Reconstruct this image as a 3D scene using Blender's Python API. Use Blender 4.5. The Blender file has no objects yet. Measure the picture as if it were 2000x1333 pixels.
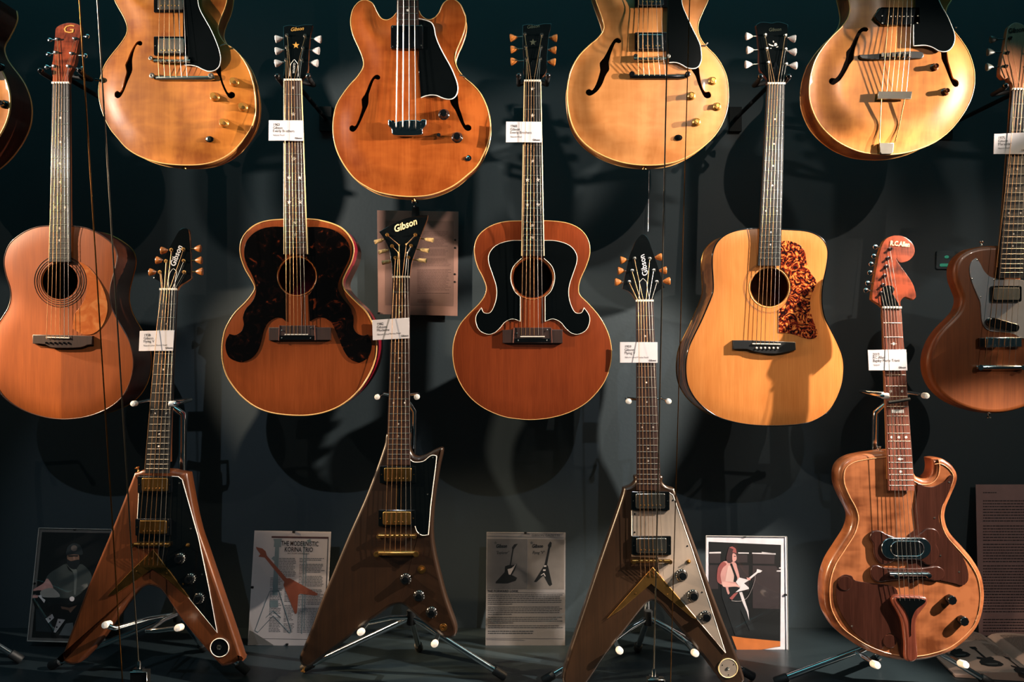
import bpy, math, random
import numpy as np
from mathutils import Vector, Matrix, Euler
from mathutils.geometry import delaunay_2d_cdt

random.seed(7)
SC = bpy.context.scene
COL = SC.collection
PI = math.pi

# ------------------------------------------------------------------ camera, world, lights, exposure
F = 1428.0                       # focal length in pixels of the 2000 x 1333 frame
CX, CY = 1000.0, 666.5
H = 0.95                         # camera height above the platform of the display case
CAM = Vector((0, 0, H))
cd = bpy.data.cameras.new('camera'); cam = bpy.data.objects.new('camera', cd); COL.objects.link(cam)
cam.location = CAM; cam.rotation_euler = (PI/2, 0, 0)
cd.sensor_width = 36; cd.lens = 36*F/2000; cd.clip_start = 0.05
SC.camera = cam
SC.view_settings.view_transform = 'Standard'; SC.view_settings.look = 'None'
SC.view_settings.exposure = 0.0; SC.view_settings.gamma = 1.0
SC.view_settings.use_curve_mapping = False

w = bpy.data.worlds.new('dim_gallery'); SC.world = w; w.use_nodes = True
w.node_tree.nodes['Background'].inputs[0].default_value = (0.006, 0.014, 0.016, 1)
w.node_tree.nodes['Background'].inputs[1].default_value = 1.0

def spot(name, loc, aim, power, color, angle, blend, r):
    d = bpy.data.lights.new(name, 'SPOT'); d.energy = power; d.color = color
    d.spot_size = math.radians(angle); d.spot_blend = blend; d.shadow_soft_size = r
    o = bpy.data.objects.new(name, d); COL.objects.link(o); o.location = loc
    o.rotation_euler = (Vector(aim)-Vector(loc)).to_track_quat('-Z', 'Y').to_euler()
    return o
WARM = (1.0, 0.86, 0.72); COOL = (0.86, 0.93, 1.0)
spot('case_spot_blond', (2.3, 1.25, 1.88), (0.30, 2.0, 1.62), 400, WARM, 17, 0.4, 0.014)
spot('case_spot_archtop', (3.3, 1.35, 1.90), (0.62, 2.0, 1.56), 1950, WARM, 13, 0.6, 0.018)
spot('case_spot_right_low', (2.15, 1.42, 2.07), (0.42, 2.0, 0.90), 820, WARM, 26, 0.3, 0.012)
spot('case_spot_corner', (2.7, 1.20, 1.72), (1.02, 1.90, 0.34), 1150, WARM, 22, 0.5, 0.015)
spot('case_spot_honey', (-2.9, 1.22, 1.88), (-0.93, 2.0, 1.62), 640, WARM, 18, 0.4, 0.014)
spot('case_spot_bass', (-2.1, 1.15, 2.05), (-0.27, 2.0, 1.55), 200, WARM, 22, 0.4, 0.014)
spot('case_spot_left_low', (-2.6, 1.38, 1.80), (-0.72, 2.0, 0.90), 400, (1.0, 0.78, 0.55), 29, 0.35, 0.012)
spot('edge_spot_left', (-2.8, 1.90, 1.45), (-0.40, 1.95, 0.36), 620, (1.0, 0.68, 0.38), 22, 0.5, 0.02)
spot('edge_spot_right', (2.7, 1.90, 2.10), (0.10, 1.95, 0.36), 620, (1.0, 0.68, 0.38), 20, 0.5, 0.02)
spot('track_spot_right', (1.42, -0.3, 2.5), (0.72, 2.3, 1.22), 70, WARM, 26, 0.5, 0.012)
spot('track_spot_left', (-2.6, -0.3, 2.5), (-0.90, 2.2, 1.00), 20, WARM, 42, 0.6, 0.012)
spot('fill_spot_far_right', (2.3, -0.2, 2.3), (1.62, 2.2, 0.62), 75, WARM, 36, 0.6, 0.012)  # added fill that brightens the edge guitar, typed sheet and book
spot('page_fill_left', (-0.7, -0.2, 2.3), (-0.95, 2.3, 0.22), 78, COOL, 30, 0.5, 0.012)  # this pair is added to lift the leaning pages
spot('page_fill_right', (0.6, -0.2, 2.3), (0.35, 2.3, 0.22), 62, COOL, 30, 0.5, 0.012)
ad = bpy.data.lights.new('teal_fill', 'AREA'); ad.shape = 'RECTANGLE'; ad.size = 6; ad.size_y = 0.7; ad.energy = 19; ad.color = (0.22, 0.92, 1.0)  # added overhead fill, lifts wall blacks and shadows towards teal
ao = bpy.data.objects.new('teal_fill', ad); COL.objects.link(ao); ao.location = (0, 1.25, 3.5)
ao.rotation_euler = (Vector((0, 2.1, 0.9))-ao.location).to_track_quat('-Z', 'Y').to_euler()

# ------------------------------------------------------------------ materials
def lin(hexs):
    c = [int(hexs[i:i+2], 16)/255 for i in (1, 3, 5)]
    return tuple(x/12.92 if x <= 0.04045 else ((x+0.055)/1.055)**2.4 for x in c) + (1,)
MATS = {}
def newmat(name):
    m = bpy.data.materials.new(name); m.use_nodes = True
    MATS[name] = m
    return m, m.node_tree.nodes, m.node_tree.links, m.node_tree.nodes['Principled BSDF']
def plain(name, col, rough=0.5, metal=0.0, coat=0.0, spec=0.5, bump=0.0, bscale=300, var=0.12, vscale=25):
    m, N, L, b = newmat(name)
    tc = N.new('ShaderNodeTexCoord')
    nz = N.new('ShaderNodeTexNoise'); nz.inputs['Scale'].default_value = vscale; nz.inputs['Detail'].default_value = 4
    L.new(tc.outputs['Object'], nz.inputs['Vector'])
    c = lin(col); rp = N.new('ShaderNodeValToRGB')
    rp.color_ramp.elements[0].color = tuple(x*(1-var) for x in c[:3])+(1,)
    rp.color_ramp.elements[1].color = tuple(min(1, x*(1+var)) for x in c[:3])+(1,)
    rp.color_ramp.elements[0].position = .35; rp.color_ramp.elements[1].position = .65
    L.new(nz.outputs['Fac'], rp.inputs[0]); L.new(rp.outputs[0], b.inputs['Base Color'])
    b.inputs['Roughness'].default_value = rough; b.inputs['Metallic'].default_value = metal
    b.inputs['Coat Weight'].default_value = coat; b.inputs['Coat Roughness'].default_value = 0.08
    b.inputs['Specular IOR Level'].default_value = spec
    if bump:
        n2 = N.new('ShaderNodeTexNoise'); n2.inputs['Scale'].default_value = bscale
        L.new(tc.outputs['Object'], n2.inputs['Vector'])
        bp = N.new('ShaderNodeBump'); bp.inputs['Strength'].default_value = bump; bp.inputs['Distance'].default_value = 0.001
        L.new(n2.outputs['Fac'], bp.inputs['Height']); L.new(bp.outputs[0], b.inputs['Normal'])
    return m
def wood(name, light, dark, rough=0.32, coat=0.4, grain=1.0, stain=0.35, figure=0.0, seam=None, seamdark=0.8, bump=0.03, fine=.38, cr=.06):
    m, N, L, b = newmat(name)
    tc = N.new('ShaderNodeTexCoord')
    def noise(sx, sz, sc, det=5, dist=0.0):
        mp = N.new('ShaderNodeMapping'); mp.inputs['Scale'].default_value = (sx, sx, sz)
        n = N.new('ShaderNodeTexNoise'); n.inputs['Scale'].default_value = sc; n.inputs['Detail'].default_value = det
        n.inputs['Distortion'].default_value = dist
        L.new(tc.outputs['Object'], mp.inputs[0]); L.new(mp.outputs[0], n.inputs['Vector']); return n
    g = noise(1, 0.035, 260*grain, 4)       # fine vertical grain
    g2 = noise(1, 0.06, 45, 3)              # wide bands
    s = noise(1, 0.6, 9, 5, 0.6)            # large tone patches
    def math_(op, a, bb):
        n = N.new('ShaderNodeMath'); n.operation = op
        for i, v in enumerate((a, bb)):
            if isinstance(v, (int, float)): n.inputs[i].default_value = v
            else: L.new(v, n.inputs[i])
        return n.outputs[0]
    v = math_('ADD', math_('MULTIPLY', g.outputs['Fac'], fine), math_('MULTIPLY', g2.outputs['Fac'], 0.30))
    v = math_('ADD', v, math_('MULTIPLY', s.outputs['Fac'], stain))
    if figure:
        f = noise(0.35, 1.0, 38, 2, 0.4)
        v = math_('ADD', v, math_('MULTIPLY', f.outputs['Fac'], figure))
    tot = 0.5*(0.30+fine+stain+figure)
    rp = N.new('ShaderNodeValToRGB')
    rp.color_ramp.elements[0].position = tot-0.17; rp.color_ramp.elements[1].position = tot+0.15
    rp.color_ramp.elements[0].color = lin(dark); rp.color_ramp.elements[1].color = lin(light)
    L.new(v, rp.inputs[0]); out = rp.outputs[0]
    if seam is not None:
        sp = N.new('ShaderNodeSeparateXYZ'); L.new(tc.outputs['Object'], sp.inputs[0])
        gt = math_('GREATER_THAN', sp.outputs[0], seam)
        mx = N.new('ShaderNodeMix'); mx.data_type = 'RGBA'; mx.blend_type = 'MULTIPLY'
        L.new(gt, mx.inputs[0]); L.new(out, mx.inputs[6]); mx.inputs[7].default_value = (seamdark, seamdark*.97, seamdark*.94, 1)
        out = mx.outputs[2]
    L.new(out, b.inputs['Base Color'])
    b.inputs['Roughness'].default_value = rough; b.inputs['Coat Weight'].default_value = coat
    b.inputs['Coat Roughness'].default_value = cr
    bp = N.new('ShaderNodeBump'); bp.inputs['Strength'].default_value = bump; bp.inputs['Distance'].default_value = 0.001
    L.new(g.outputs['Fac'], bp.inputs['Height']); L.new(bp.outputs[0], b.inputs['Normal'])
    return m
def tortoise(name, c0, c1, c2, scale, p1, p2, rough=0.12, wave=False):
    m, N, L, b = newmat(name)
    tc = N.new('ShaderNodeTexCoord')
    n = N.new('ShaderNodeTexNoise'); n.inputs['Scale'].default_value = scale; n.inputs['Detail'].default_value = 6 if not wave else 3
    n.inputs['Distortion'].default_value = 1.2 if not wave else 3.5
    L.new(tc.outputs['Object'], n.inputs['Vector'])
    rp = N.new('ShaderNodeValToRGB'); e = rp.color_ramp.elements
    e[0].position = p1; e[0].color = lin(c0); e[1].position = p2; e[1].color = lin(c2)
    x = e.new((p1+p2)/2); x.color = lin(c1)
    L.new(n.outputs['Fac'], rp.inputs[0]); L.new(rp.outputs[0], b.inputs['Base Color'])
    b.inputs['Roughness'].default_value = rough; b.inputs['Coat Weight'].default_value = 0.5
    return m
def clear(name, amount=0.12):
    m, N, L, b = newmat(name)
    tr = N.new('ShaderNodeBsdfTransparent'); gl = N.new('ShaderNodeBsdfGlossy'); gl.inputs['Roughness'].default_value = 0.04
    lw = N.new('ShaderNodeLayerWeight'); lw.inputs[0].default_value = .5
    pw = N.new('ShaderNodeMath'); pw.operation = 'POWER'; pw.inputs[1].default_value = 4; L.new(lw.outputs['Facing'], pw.inputs[0])
    ma = N.new('ShaderNodeMath'); ma.operation = 'MULTIPLY_ADD'; ma.inputs[1].default_value = .5; ma.inputs[2].default_value = .04; L.new(pw.outputs[0], ma.inputs[0])
    mx = N.new('ShaderNodeMixShader')
    L.new(ma.outputs[0], mx.inputs[0]); L.new(tr.outputs[0], mx.inputs[1]); L.new(gl.outputs[0], mx.inputs[2])
    L.new(mx.outputs[0], N['Material Output'].inputs['Surface'])
    return m

GOLDP = plain('gold_inlay', '#c08a3c', 0.35, coat=.3)
SILVP = plain('silver_inlay', '#c9c4c6', 0.3, coat=.4)
BLACKP = plain('black_gloss_plastic', '#0b0d0f', 0.12, coat=0.5)
BLACKM = plain('black_matt', '#0a0c0d', 0.6, spec=.2, bump=0.2)
BLACKLAC = plain('black_lacquer', '#07090a', 0.1, coat=0.9, var=.05)
RUBBER = plain('black_rubber', '#101214', 0.55, bump=.3)
WHITE = plain('white_plastic', '#e6ded6', 0.35, var=.05)
IVORY = plain('ivory_binding', '#e6c893', 0.35, var=.08)
CREAM = plain('cream_binding', '#d6a362', 0.3, coat=.3, var=.06)
BONE = plain('bone', '#e9dccb', 0.4, var=.05)
PEARL = tortoise('pearl', '#6c6660', '#b5aca3', '#e9e2da', 160, .38, .62, .2)
CHROME = plain('chrome', '#d9dde0', 0.12, metal=1, var=.03)
NICKEL = plain('nickel', '#b9b3a8', 0.24, metal=1, var=.08)
GOLD = plain('gold_plate', '#d8a05a', 0.3, metal=1, var=.12)
BRASS = plain('worn_brass', '#94703e', 0.3, metal=1, var=.2)
STEEL = plain('steel_string', '#b8b2ac', 0.36, metal=1, var=.03)
BRONZE = plain('bronze_string', '#c2966c', 0.36, metal=1, var=.05)
FRETW = plain('fret_wire', '#a8a196', 0.4, metal=1, var=.03)
AMBER = plain('amber_button', '#a8632c', 0.28, coat=.4, var=.25, vscale=120)
CREAMB = plain('cream_button', '#cda871', 0.3, coat=.3, var=.15, vscale=120)
GREYB = plain('grey_pearl_button', '#bcb3b0', 0.25, coat=.4, var=.2, vscale=120)
ROSEW = wood('rosewood', '#3c231b', '#1a0f0b', 0.45, 0.0, 1.4, .3)
REDFB = wood('red_rosewood', '#8e5442', '#54281f', 0.35, 0.25, 1.4, .3)
EBONY = wood('ebony', '#131416', '#08090a', 0.42, 0.0, 1.4, .3)
DARKIN = plain('cavity_shade', '#1b0f08', 0.9)
FHOLE = plain('f_hole_shade', '#0a0705', 0.95)
TORT = tortoise('tortoiseshell_dark', '#070505', '#140907', '#7a2f14', 34, .52, .74)
TORTL = tortoise('tortoiseshell_fire', '#1a0809', '#84240f', '#dc8a42', 42, .43, .64, .2, True)
PAPER = plain('paper', '#b5aaa6', 0.7, var=.06, vscale=8)
INK = plain('printing_ink', '#23252a', 0.6)
ACRYL = clear('clear_acrylic')

# ------------------------------------------------------------------ mesh helpers
def link(o, parent=None):
    COL.objects.link(o)
    if parent is not None: o.parent = parent
    return o
def mk(name, V, Fc, mat, parent=None, smooth=True, flat=(), sharp=38, label=None):
    me = bpy.data.meshes.new(name)
    me.from_pydata([tuple(v) for v in V], [], Fc); me.update()
    if smooth:
        me.polygons.foreach_set('use_smooth', [True]*len(me.polygons))
        me.set_sharp_from_angle(angle=math.radians(sharp))
        for i in flat: me.polygons[i].use_smooth = False
    if mat is not None: me.materials.append(mat)
    o = bpy.data.objects.new(name, me); link(o, parent)
    if label: o['label'] = label
    return o
def merge(*ms):
    V, Fc = [], []
    for v, f in ms:
        k = len(V); V += list(v); Fc += [tuple(i+k for i in q) for q in f]
    return V, Fc
def tube_m(pts, r, n=8, closed=False, ry=None):
    pts = [Vector(p) for p in pts]; N = len(pts)
    rs = r if isinstance(r, (list, tuple)) else [r]*N
    V, Fc = [], []; up = None
    for i in range(N):
        a = pts[i-1] if (i > 0 or closed) else pts[i]
        b = pts[(i+1) % N] if (i < N-1 or closed) else pts[i]
        t = (b-a).normalized()
        if up is None:
            up = Vector((0, -1, 0)) if abs(t.y) < .9 else Vector((0, 0, 1))
        up = (up-t*up.dot(t)).normalized(); s = t.cross(up)
        for k in range(n):
            q = 2*PI*k/n
            V.append(pts[i]+(up*math.cos(q)+s*math.sin(q))*rs[i])
    for i in range(N if closed else N-1):
        j = (i+1) % N
        for k in range(n):
            l = (k+1) % n
            Fc.append((i*n+k, i*n+l, j*n+l, j*n+k))
    if not closed:
        Fc.append(tuple(reversed(range(n)))); Fc.append(tuple((N-1)*n+k for k in range(n)))
    return V, Fc
def tube(name, pts, r, mat, parent=None, n=8, closed=False):
    V, Fc = tube_m(pts, r, n, closed); return mk(name, V, Fc, mat, parent, sharp=60)
def lathe_m(prof, org=(0, 0, 0), axis=(0, -1, 0), n=20, squash=1.0, squashdir=None, flute=0):
    """profile of (radius, distance along axis)"""
    ax = Vector(axis).normalized()
    u = Vector((1, 0, 0)) if abs(ax.x) < .8 else Vector((0, 0, 1))
    if squashdir is not None: u = Vector(squashdir)
    u = (u-ax*u.dot(ax)).normalized(); v = ax.cross(u); org = Vector(org)
    V, Fc = [], []
    for r, d in prof:
        for k in range(n):
            q = 2*PI*k/n
            rr = r*(1-(flute if k % 2 else 0))
            V.append(org+ax*d+u*math.cos(q)*rr*squash+v*math.sin(q)*rr)
    for i in range(len(prof)-1):
        for k in range(n):
            l = (k+1) % n; Fc.append((i*n+k, i*n+l, (i+1)*n+l, (i+1)*n+k))
    Fc.append(tuple(reversed(range(n)))); Fc.append(tuple((len(prof)-1)*n+k for k in range(n)))
    return V, Fc
def lathe(name, prof, org, mat, parent=None, axis=(0, -1, 0), n=20, **k):
    V, Fc = lathe_m(prof, org, axis, n, **k); return mk(name, V, Fc, mat, parent)
def box_m(a, b):
    (x0, y0, z0), (x1, y1, z1) = a, b
    V = [(x, y, z) for x in (x0, x1) for y in (y0, y1) for z in (z0, z1)]
    return V, [(0, 1, 3, 2), (4, 6, 7, 5), (0, 4, 5, 1), (2, 3, 7, 6), (0, 2, 6, 4), (1, 5, 7, 3)]
def area2(p): return sum(p[i][0]*p[(i+1) % len(p)][-1]-p[(i+1) % len(p)][0]*p[i][-1] for i in range(len(p)))/2
def inset(pts, d):
    """move closed outline (Vectors, x and z) inwards by d; keeps y"""
    n = len(pts); s = 1 if area2([(p.x, p.z) for p in pts]) > 0 else -1
    out = []
    for i in range(n):
        a, b, c = pts[i-1], pts[i], pts[(i+1) % n]
        e1 = Vector((b.x-a.x, b.z-a.z)); e2 = Vector((c.x-b.x, c.z-b.z))
        if e1.length < 1e-9: e1 = e2
        if e2.length < 1e-9: e2 = e1
        n1 = Vector((-e1.y, e1.x)).normalized(); n2 = Vector((-e2.y, e2.x)).normalized()
        m = n1+n2
        if m.length < .2: m = n1
        m.normalize(); k = max(.45, m.dot(n1))
        out.append(Vector((b.x+s*m.x*d/k, b.y, b.z+s*m.y*d/k)))
    return out
def slab_m(pts, thick, bevel=0, bb=0, seg=4):
    """solid from outline; front faces -y. returns V,F,flat indices"""
    pts = [Vector(p) for p in pts]
    if area2([(p.x, p.z) for p in pts]) < 0: pts = pts[::-1]
    rings = []
    if bevel:
        for k in range(seg+1):
            a = k/seg*PI/2
            q = inset(pts, bevel*(1-math.sin(a))) if k < seg else pts
            rings.append([p+Vector((0, bevel*(1-math.cos(a)), 0)) for p in q])
    else: rings.append(pts)
    if bb:
        for k in range(seg+1):
            a = k/seg*PI/2
            q = inset(pts, bb*(1-math.cos(a)))
            rings.append([p+Vector((0, thick-bb*(1-math.sin(a)), 0)) for p in q])
    else: rings.append([p+Vector((0, thick, 0)) for p in pts])
    n = len(pts); V = [p for r in rings for p in r]; Fc = []
    Fc.append(tuple(range(n)))
    Fc.append(tuple(reversed(range((len(rings)-1)*n, len(rings)*n))))
    for i in range(len(rings)-1):
        for k in range(n):
            l = (k+1) % n; Fc.append((i*n+k, (i+1)*n+k, (i+1)*n+l, i*n+l))
    return V, Fc
def slab(name, pts, thick, mat, parent=None, bevel=0, bb=0, seg=4, sharp=38, label=None):
    V, Fc = slab_m(pts, thick, bevel, bb, seg)
    return mk(name, V, Fc, mat, parent, flat=(0, 1), sharp=sharp, label=label)

# ------------------------------------------------------------------ tracing helpers
CROP = {'T1': (0, 0, 3.92), 'T2': (500, 0, 3.92), 'T3': (1000, 0, 3.92), 'T4': (1500, 0, 3.92), 'T0': (0, 0, 4.04),
        'M1': (0, 400, 3.03), 'M2': (400, 400, 3.03), 'M3': (800, 400, 3.03), 'M4': (1200, 400, 3.03), 'M5': (1600, 400, 3.03),
        'B1': (0, 880, 2.942), 'B2': (450, 860, 2.818), 'B3': (900, 900, 3.078), 'B4': (1350, 860, 2.8185),
        'B7': (560, 1150, 3.571), 'B8': (1040, 1180, 3.846), 'B9': (1480, 1150, 3.846),
        'H1': (70, 30, 8.887), 'H2': (520, 30, 8.887), 'H3': (970, 30, 8.887), 'H4': (1440, 30, 8.887), 'H5': (1900, 30, 8.89),
        'H6': (270, 430, 8.887), 'H7': (710, 390, 7.84), 'H8': (1180, 440, 8.333), 'H9': (1670, 440, 7.406),
        'D1': (40, 1020, 5.332), 'D2': (470, 1025, 5.332), 'D3': (935, 1030, 5.332), 'D4': (1365, 1035, 5.332),
        'D5': (725, 400, 5.796), 'D6': (1890, 930, 3.309), 'RP': (1700, 1000, 7.405), 'P': (0, 0, 1)}
def P(crop, s, dx=0, dy=0, mirror=None):
    x0, y0, k = CROP[crop]; out = []
    for t in s.split():
        c = t.endswith('c'); a, b = t.rstrip('c').split(',')
        a, b = float(a), float(b)
        if mirror is not None: a = mirror-a
        out.append(((a+dx)/k+x0, (b+dy)/k+y0, c))
    return out
def smooth(p, n=5, closed=True):
    out = []; N = len(p)
    for i in range(N if closed else N-1):
        p1, p2 = p[i], p[(i+1) % N]
        p0 = p[i-1] if (closed or i > 0) else p1
        p3 = p[(i+2) % N] if (closed or i+2 < N) else p2
        c1 = len(p1) > 2 and p1[2]; c2 = len(p2) > 2 and p2[2]
        if c1: p0 = p1
        if c2: p3 = p2
        if c1 and c2: out.append((p1[0], p1[1])); continue
        for k in range(n):
            t = k/n; q = []
            for j in (0, 1):
                a, b, c, d = p0[j], p1[j], p2[j], p3[j]
                q.append(.5*(2*b+(c-a)*t+(2*a-5*b+4*c-d)*t*t+(3*b-a-3*c+d)*t**3))
            out.append(tuple(q))
    if not closed: out.append((p[-1][0], p[-1][1]))
    return out
def circ(cx, cy, r, n=32, ry=None, a0=0):
    return [(cx+r*math.cos(a0+2*PI*k/n), cy+(ry or r)*math.sin(a0+2*PI*k/n)) for k in range(n)]
def rrect(x0, y0, x1, y1, r, n=4):
    o = []
    for cx, cy, a in ((x1-r, y0+r, -90), (x1-r, y1-r, 0), (x0+r, y1-r, 90), (x0+r, y0+r, 180)):
        for k in range(n+1):
            q = math.radians(a+90*k/n); o.append((cx+r*math.cos(q), cy+r*math.sin(q)))
    return o
def star(cx, cy, r, n=5):
    return [(cx+(r if k % 2 == 0 else r*.42)*math.sin(PI*k/n), cy-(r if k % 2 == 0 else r*.42)*math.cos(PI*k/n)) for k in range(2*n)]

class Fr:
    """a thing: an Empty with its own upright plane standing in the case; pixel traces are unprojected on that plane"""
    def __init__(s, name, label, cat, px, py, Y, pitch=0.0, yaw=0.0, group=None, rx=None):
        s.o = bpy.data.objects.new(name, None); link(s.o); s.o.empty_display_size = .05
        s.Y = Y; s.sc = Y/F
        loc = CAM+Vector(((px-CX)/F, 1, -(py-CY)/F))*Y
        s.o.location = loc; s.o.rotation_euler = (math.radians(-pitch), 0, math.radians(yaw))
        s.M = Matrix.Translation(loc) @ s.o.rotation_euler.to_matrix().to_4x4(); s.I = s.M.inverted()
        s.oc = s.I @ CAM; s.o['label'] = label; s.o['category'] = cat
        if group: s.o['group'] = group
    def L(s, px, py, h=0.0):
        d = s.I.to_3x3() @ Vector(((px-CX)/F, 1, -(py-CY)/F))
        t = (-h-s.oc.y)/d.y
        return s.oc+d*t
    def pts(s, pl, h=0.0):
        return [s.L(p[0], p[1], h(p[0], p[1]) if callable(h) else h) for p in pl]
    def slab(s, name, pl, h, thick, mat, parent=None, **k):
        return slab(name, s.pts(pl, h), thick, mat, parent or s.o, **k)
    def tube(s, name, pl, h, r, mat, parent=None, closed=False, n=6):
        return tube(name, s.pts(pl, h), r, mat, parent or s.o, n=n, closed=closed)
    def text(s, name, txt, px, py, size, h, mat, parent=None, rot=0, shear=0, sx=1.0, depth=.0004, align='CENTER', bold=0.0):
        cu = bpy.data.curves.new('t', 'FONT'); cu.body = txt; cu.size = 1; cu.align_x = align; cu.align_y = 'CENTER'
        cu.shear = shear; cu.offset = bold; cu.resolution_u = 2
        to = bpy.data.objects.new('t', cu); COL.objects.link(to)
        dg = bpy.context.evaluated_depsgraph_get(); me = bpy.data.meshes.new_from_object(to.evaluated_get(dg))
        bpy.data.objects.remove(to); bpy.data.curves.remove(cu)
        slope = 0
        if callable(h): slope = (h(px, py-10)-h(px, py+10))/(20*s.sc); h = h(px, py)
        o0 = s.L(px, py, h); k = size*s.sc; ca, sa = math.cos(math.radians(rot)), math.sin(math.radians(rot))
        V = []; n = len(me.vertices)
        for v in me.vertices:
            x, z = v.co.x*sx*k, v.co.y*k
            V.append((o0.x+x*ca-z*sa, o0.y-depth-slope*(x*sa+z*ca), o0.z+x*sa+z*ca))
        Fc = [tuple(p.vertices) for p in me.polygons]
        bpy.data.meshes.remove(me)
        return mk(name, V, Fc, mat, parent or s.o, smooth=False)

def inside_np(poly, X, Z):
    c = np.zeros(len(X), bool); n = len(poly)
    for i in range(n):
        x1, z1 = poly[i]; x2, z2 = poly[(i+1) % n]
        if z1 == z2: continue
        m = ((z1 > Z) != (z2 > Z)) & (X < (x2-x1)*(Z-z1)/(z2-z1)+x1)
        c ^= m
    return c
def dist_np(poly, X, Z):
    d = np.full(len(X), 1e9); n = len(poly)
    for i in range(n):
        a = np.array(poly[i]); b = np.array(poly[(i+1) % n]); e = b-a; L2 = e@e
        if L2 < 1e-12: continue
        t = np.clip(((X-a[0])*e[0]+(Z-a[1])*e[1])/L2, 0, 1)
        d = np.minimum(d, np.hypot(X-a[0]-t*e[0], Z-a[1]-t*e[1]))
    return d
def top_plate(name, outline, arch, aw, holes, mat, parent, grid=.011, holedepth=.005):
    """carved or flat soundboard with real holes. outline/holes: lists of local Vectors"""
    ol = [(p.x, p.z) for p in outline]
    if area2(ol) < 0: ol = ol[::-1]
    y0 = outline[0].y
    hs = [[(p.x, p.z) for p in h] for h in holes]
    verts = list(ol); edges = [(i, (i+1) % len(ol)) for i in range(len(ol))]
    for h in hs:
        k = len(verts); verts += h; edges += [(k+i, k+(i+1) % len(h)) for i in range(len(h))]
    xs = [p[0] for p in ol]; zs = [p[1] for p in ol]
    gx, gz = np.meshgrid(np.arange(min(xs), max(xs), grid), np.arange(min(zs), max(zs), grid))
    gx = gx+(np.arange(gx.shape[0]) % 2)[:, None]*grid/2
    gx = gx.ravel(); gz = gz.ravel()
    ok = inside_np(ol, gx, gz); gx, gz = gx[ok], gz[ok]
    d = dist_np(ol, gx, gz); ok = d > grid*.5
    for h in hs:
        ok &= ~inside_np(h, gx, gz) & (dist_np(h, gx, gz) > grid*.35)
    verts += list(zip(gx[ok].tolist(), gz[ok].tolist()))
    V2, E2, F2, *_ = delaunay_2d_cdt([Vector(v) for v in verts], edges, [], 0, 1e-7)
    X = np.array([v.x for v in V2]); Z = np.array([v.y for v in V2])
    d = dist_np(ol, X, Z); t = np.clip(d/aw, 0, 1)
    hgt = arch*(t*t*(3-2*t)) if arch > .004 else arch*(1-(1-t)**2)
    F2 = [f for f in F2 if len(f) >= 3]
    cx = np.array([sum(X[i] for i in f)/len(f) for f in F2]); cz = np.array([sum(Z[i] for i in f)/len(f) for f in F2])
    keep = inside_np(ol, cx, cz)
    for h in hs: keep &= ~inside_np(h, cx, cz)
    V = [Vector((X[i], y0-hgt[i], Z[i])) for i in range(len(X))]
    Fc = [tuple(f) for f, k in zip(F2, keep) if k]
    def hh(x, z):
        dd = dist_np(ol, np.array([x]), np.array([z]))[0]; t = min(1, dd/aw)
        return arch*(t*t*(3-2*t)) if arch > .004 else arch*(1-(1-t)**2)
    for h in hs:
        k = len(V); n = len(h)
        for (x, z) in h:
            yy = y0-hh(x, z); V.append(Vector((x, yy, z))); V.append(Vector((x, yy+holedepth, z)))
        for i in range(n):
            j = (i+1) % n; Fc.append((k+2*i, k+2*j, k+2*j+1, k+2*i+1))
    o = mk(name, V, Fc, mat, parent, sharp=50)
    return o, (lambda x, z: hh(x, z))
def shell(name, outline, thick, mat, parent, bb=.004):
    pts = [Vector(p) for p in outline]
    if area2([(p.x, p.z) for p in pts]) < 0: pts = pts[::-1]
    V = []; n = len(pts); rings = [pts, [p+Vector((0, thick-bb, 0)) for p in pts]]
    rings.append([p+Vector((0, thick, 0)) for p in inset(pts, bb)])
    for r in rings: V += r
    Fc = [tuple(reversed(range(2*n, 3*n)))]
    for i in range(2):
        for k in range(n):
            l = (k+1) % n; Fc.append((i*n+k, (i+1)*n+k, (i+1)*n+l, i*n+l))
    return mk(name, V, Fc, mat, parent, flat=(0,))

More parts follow.
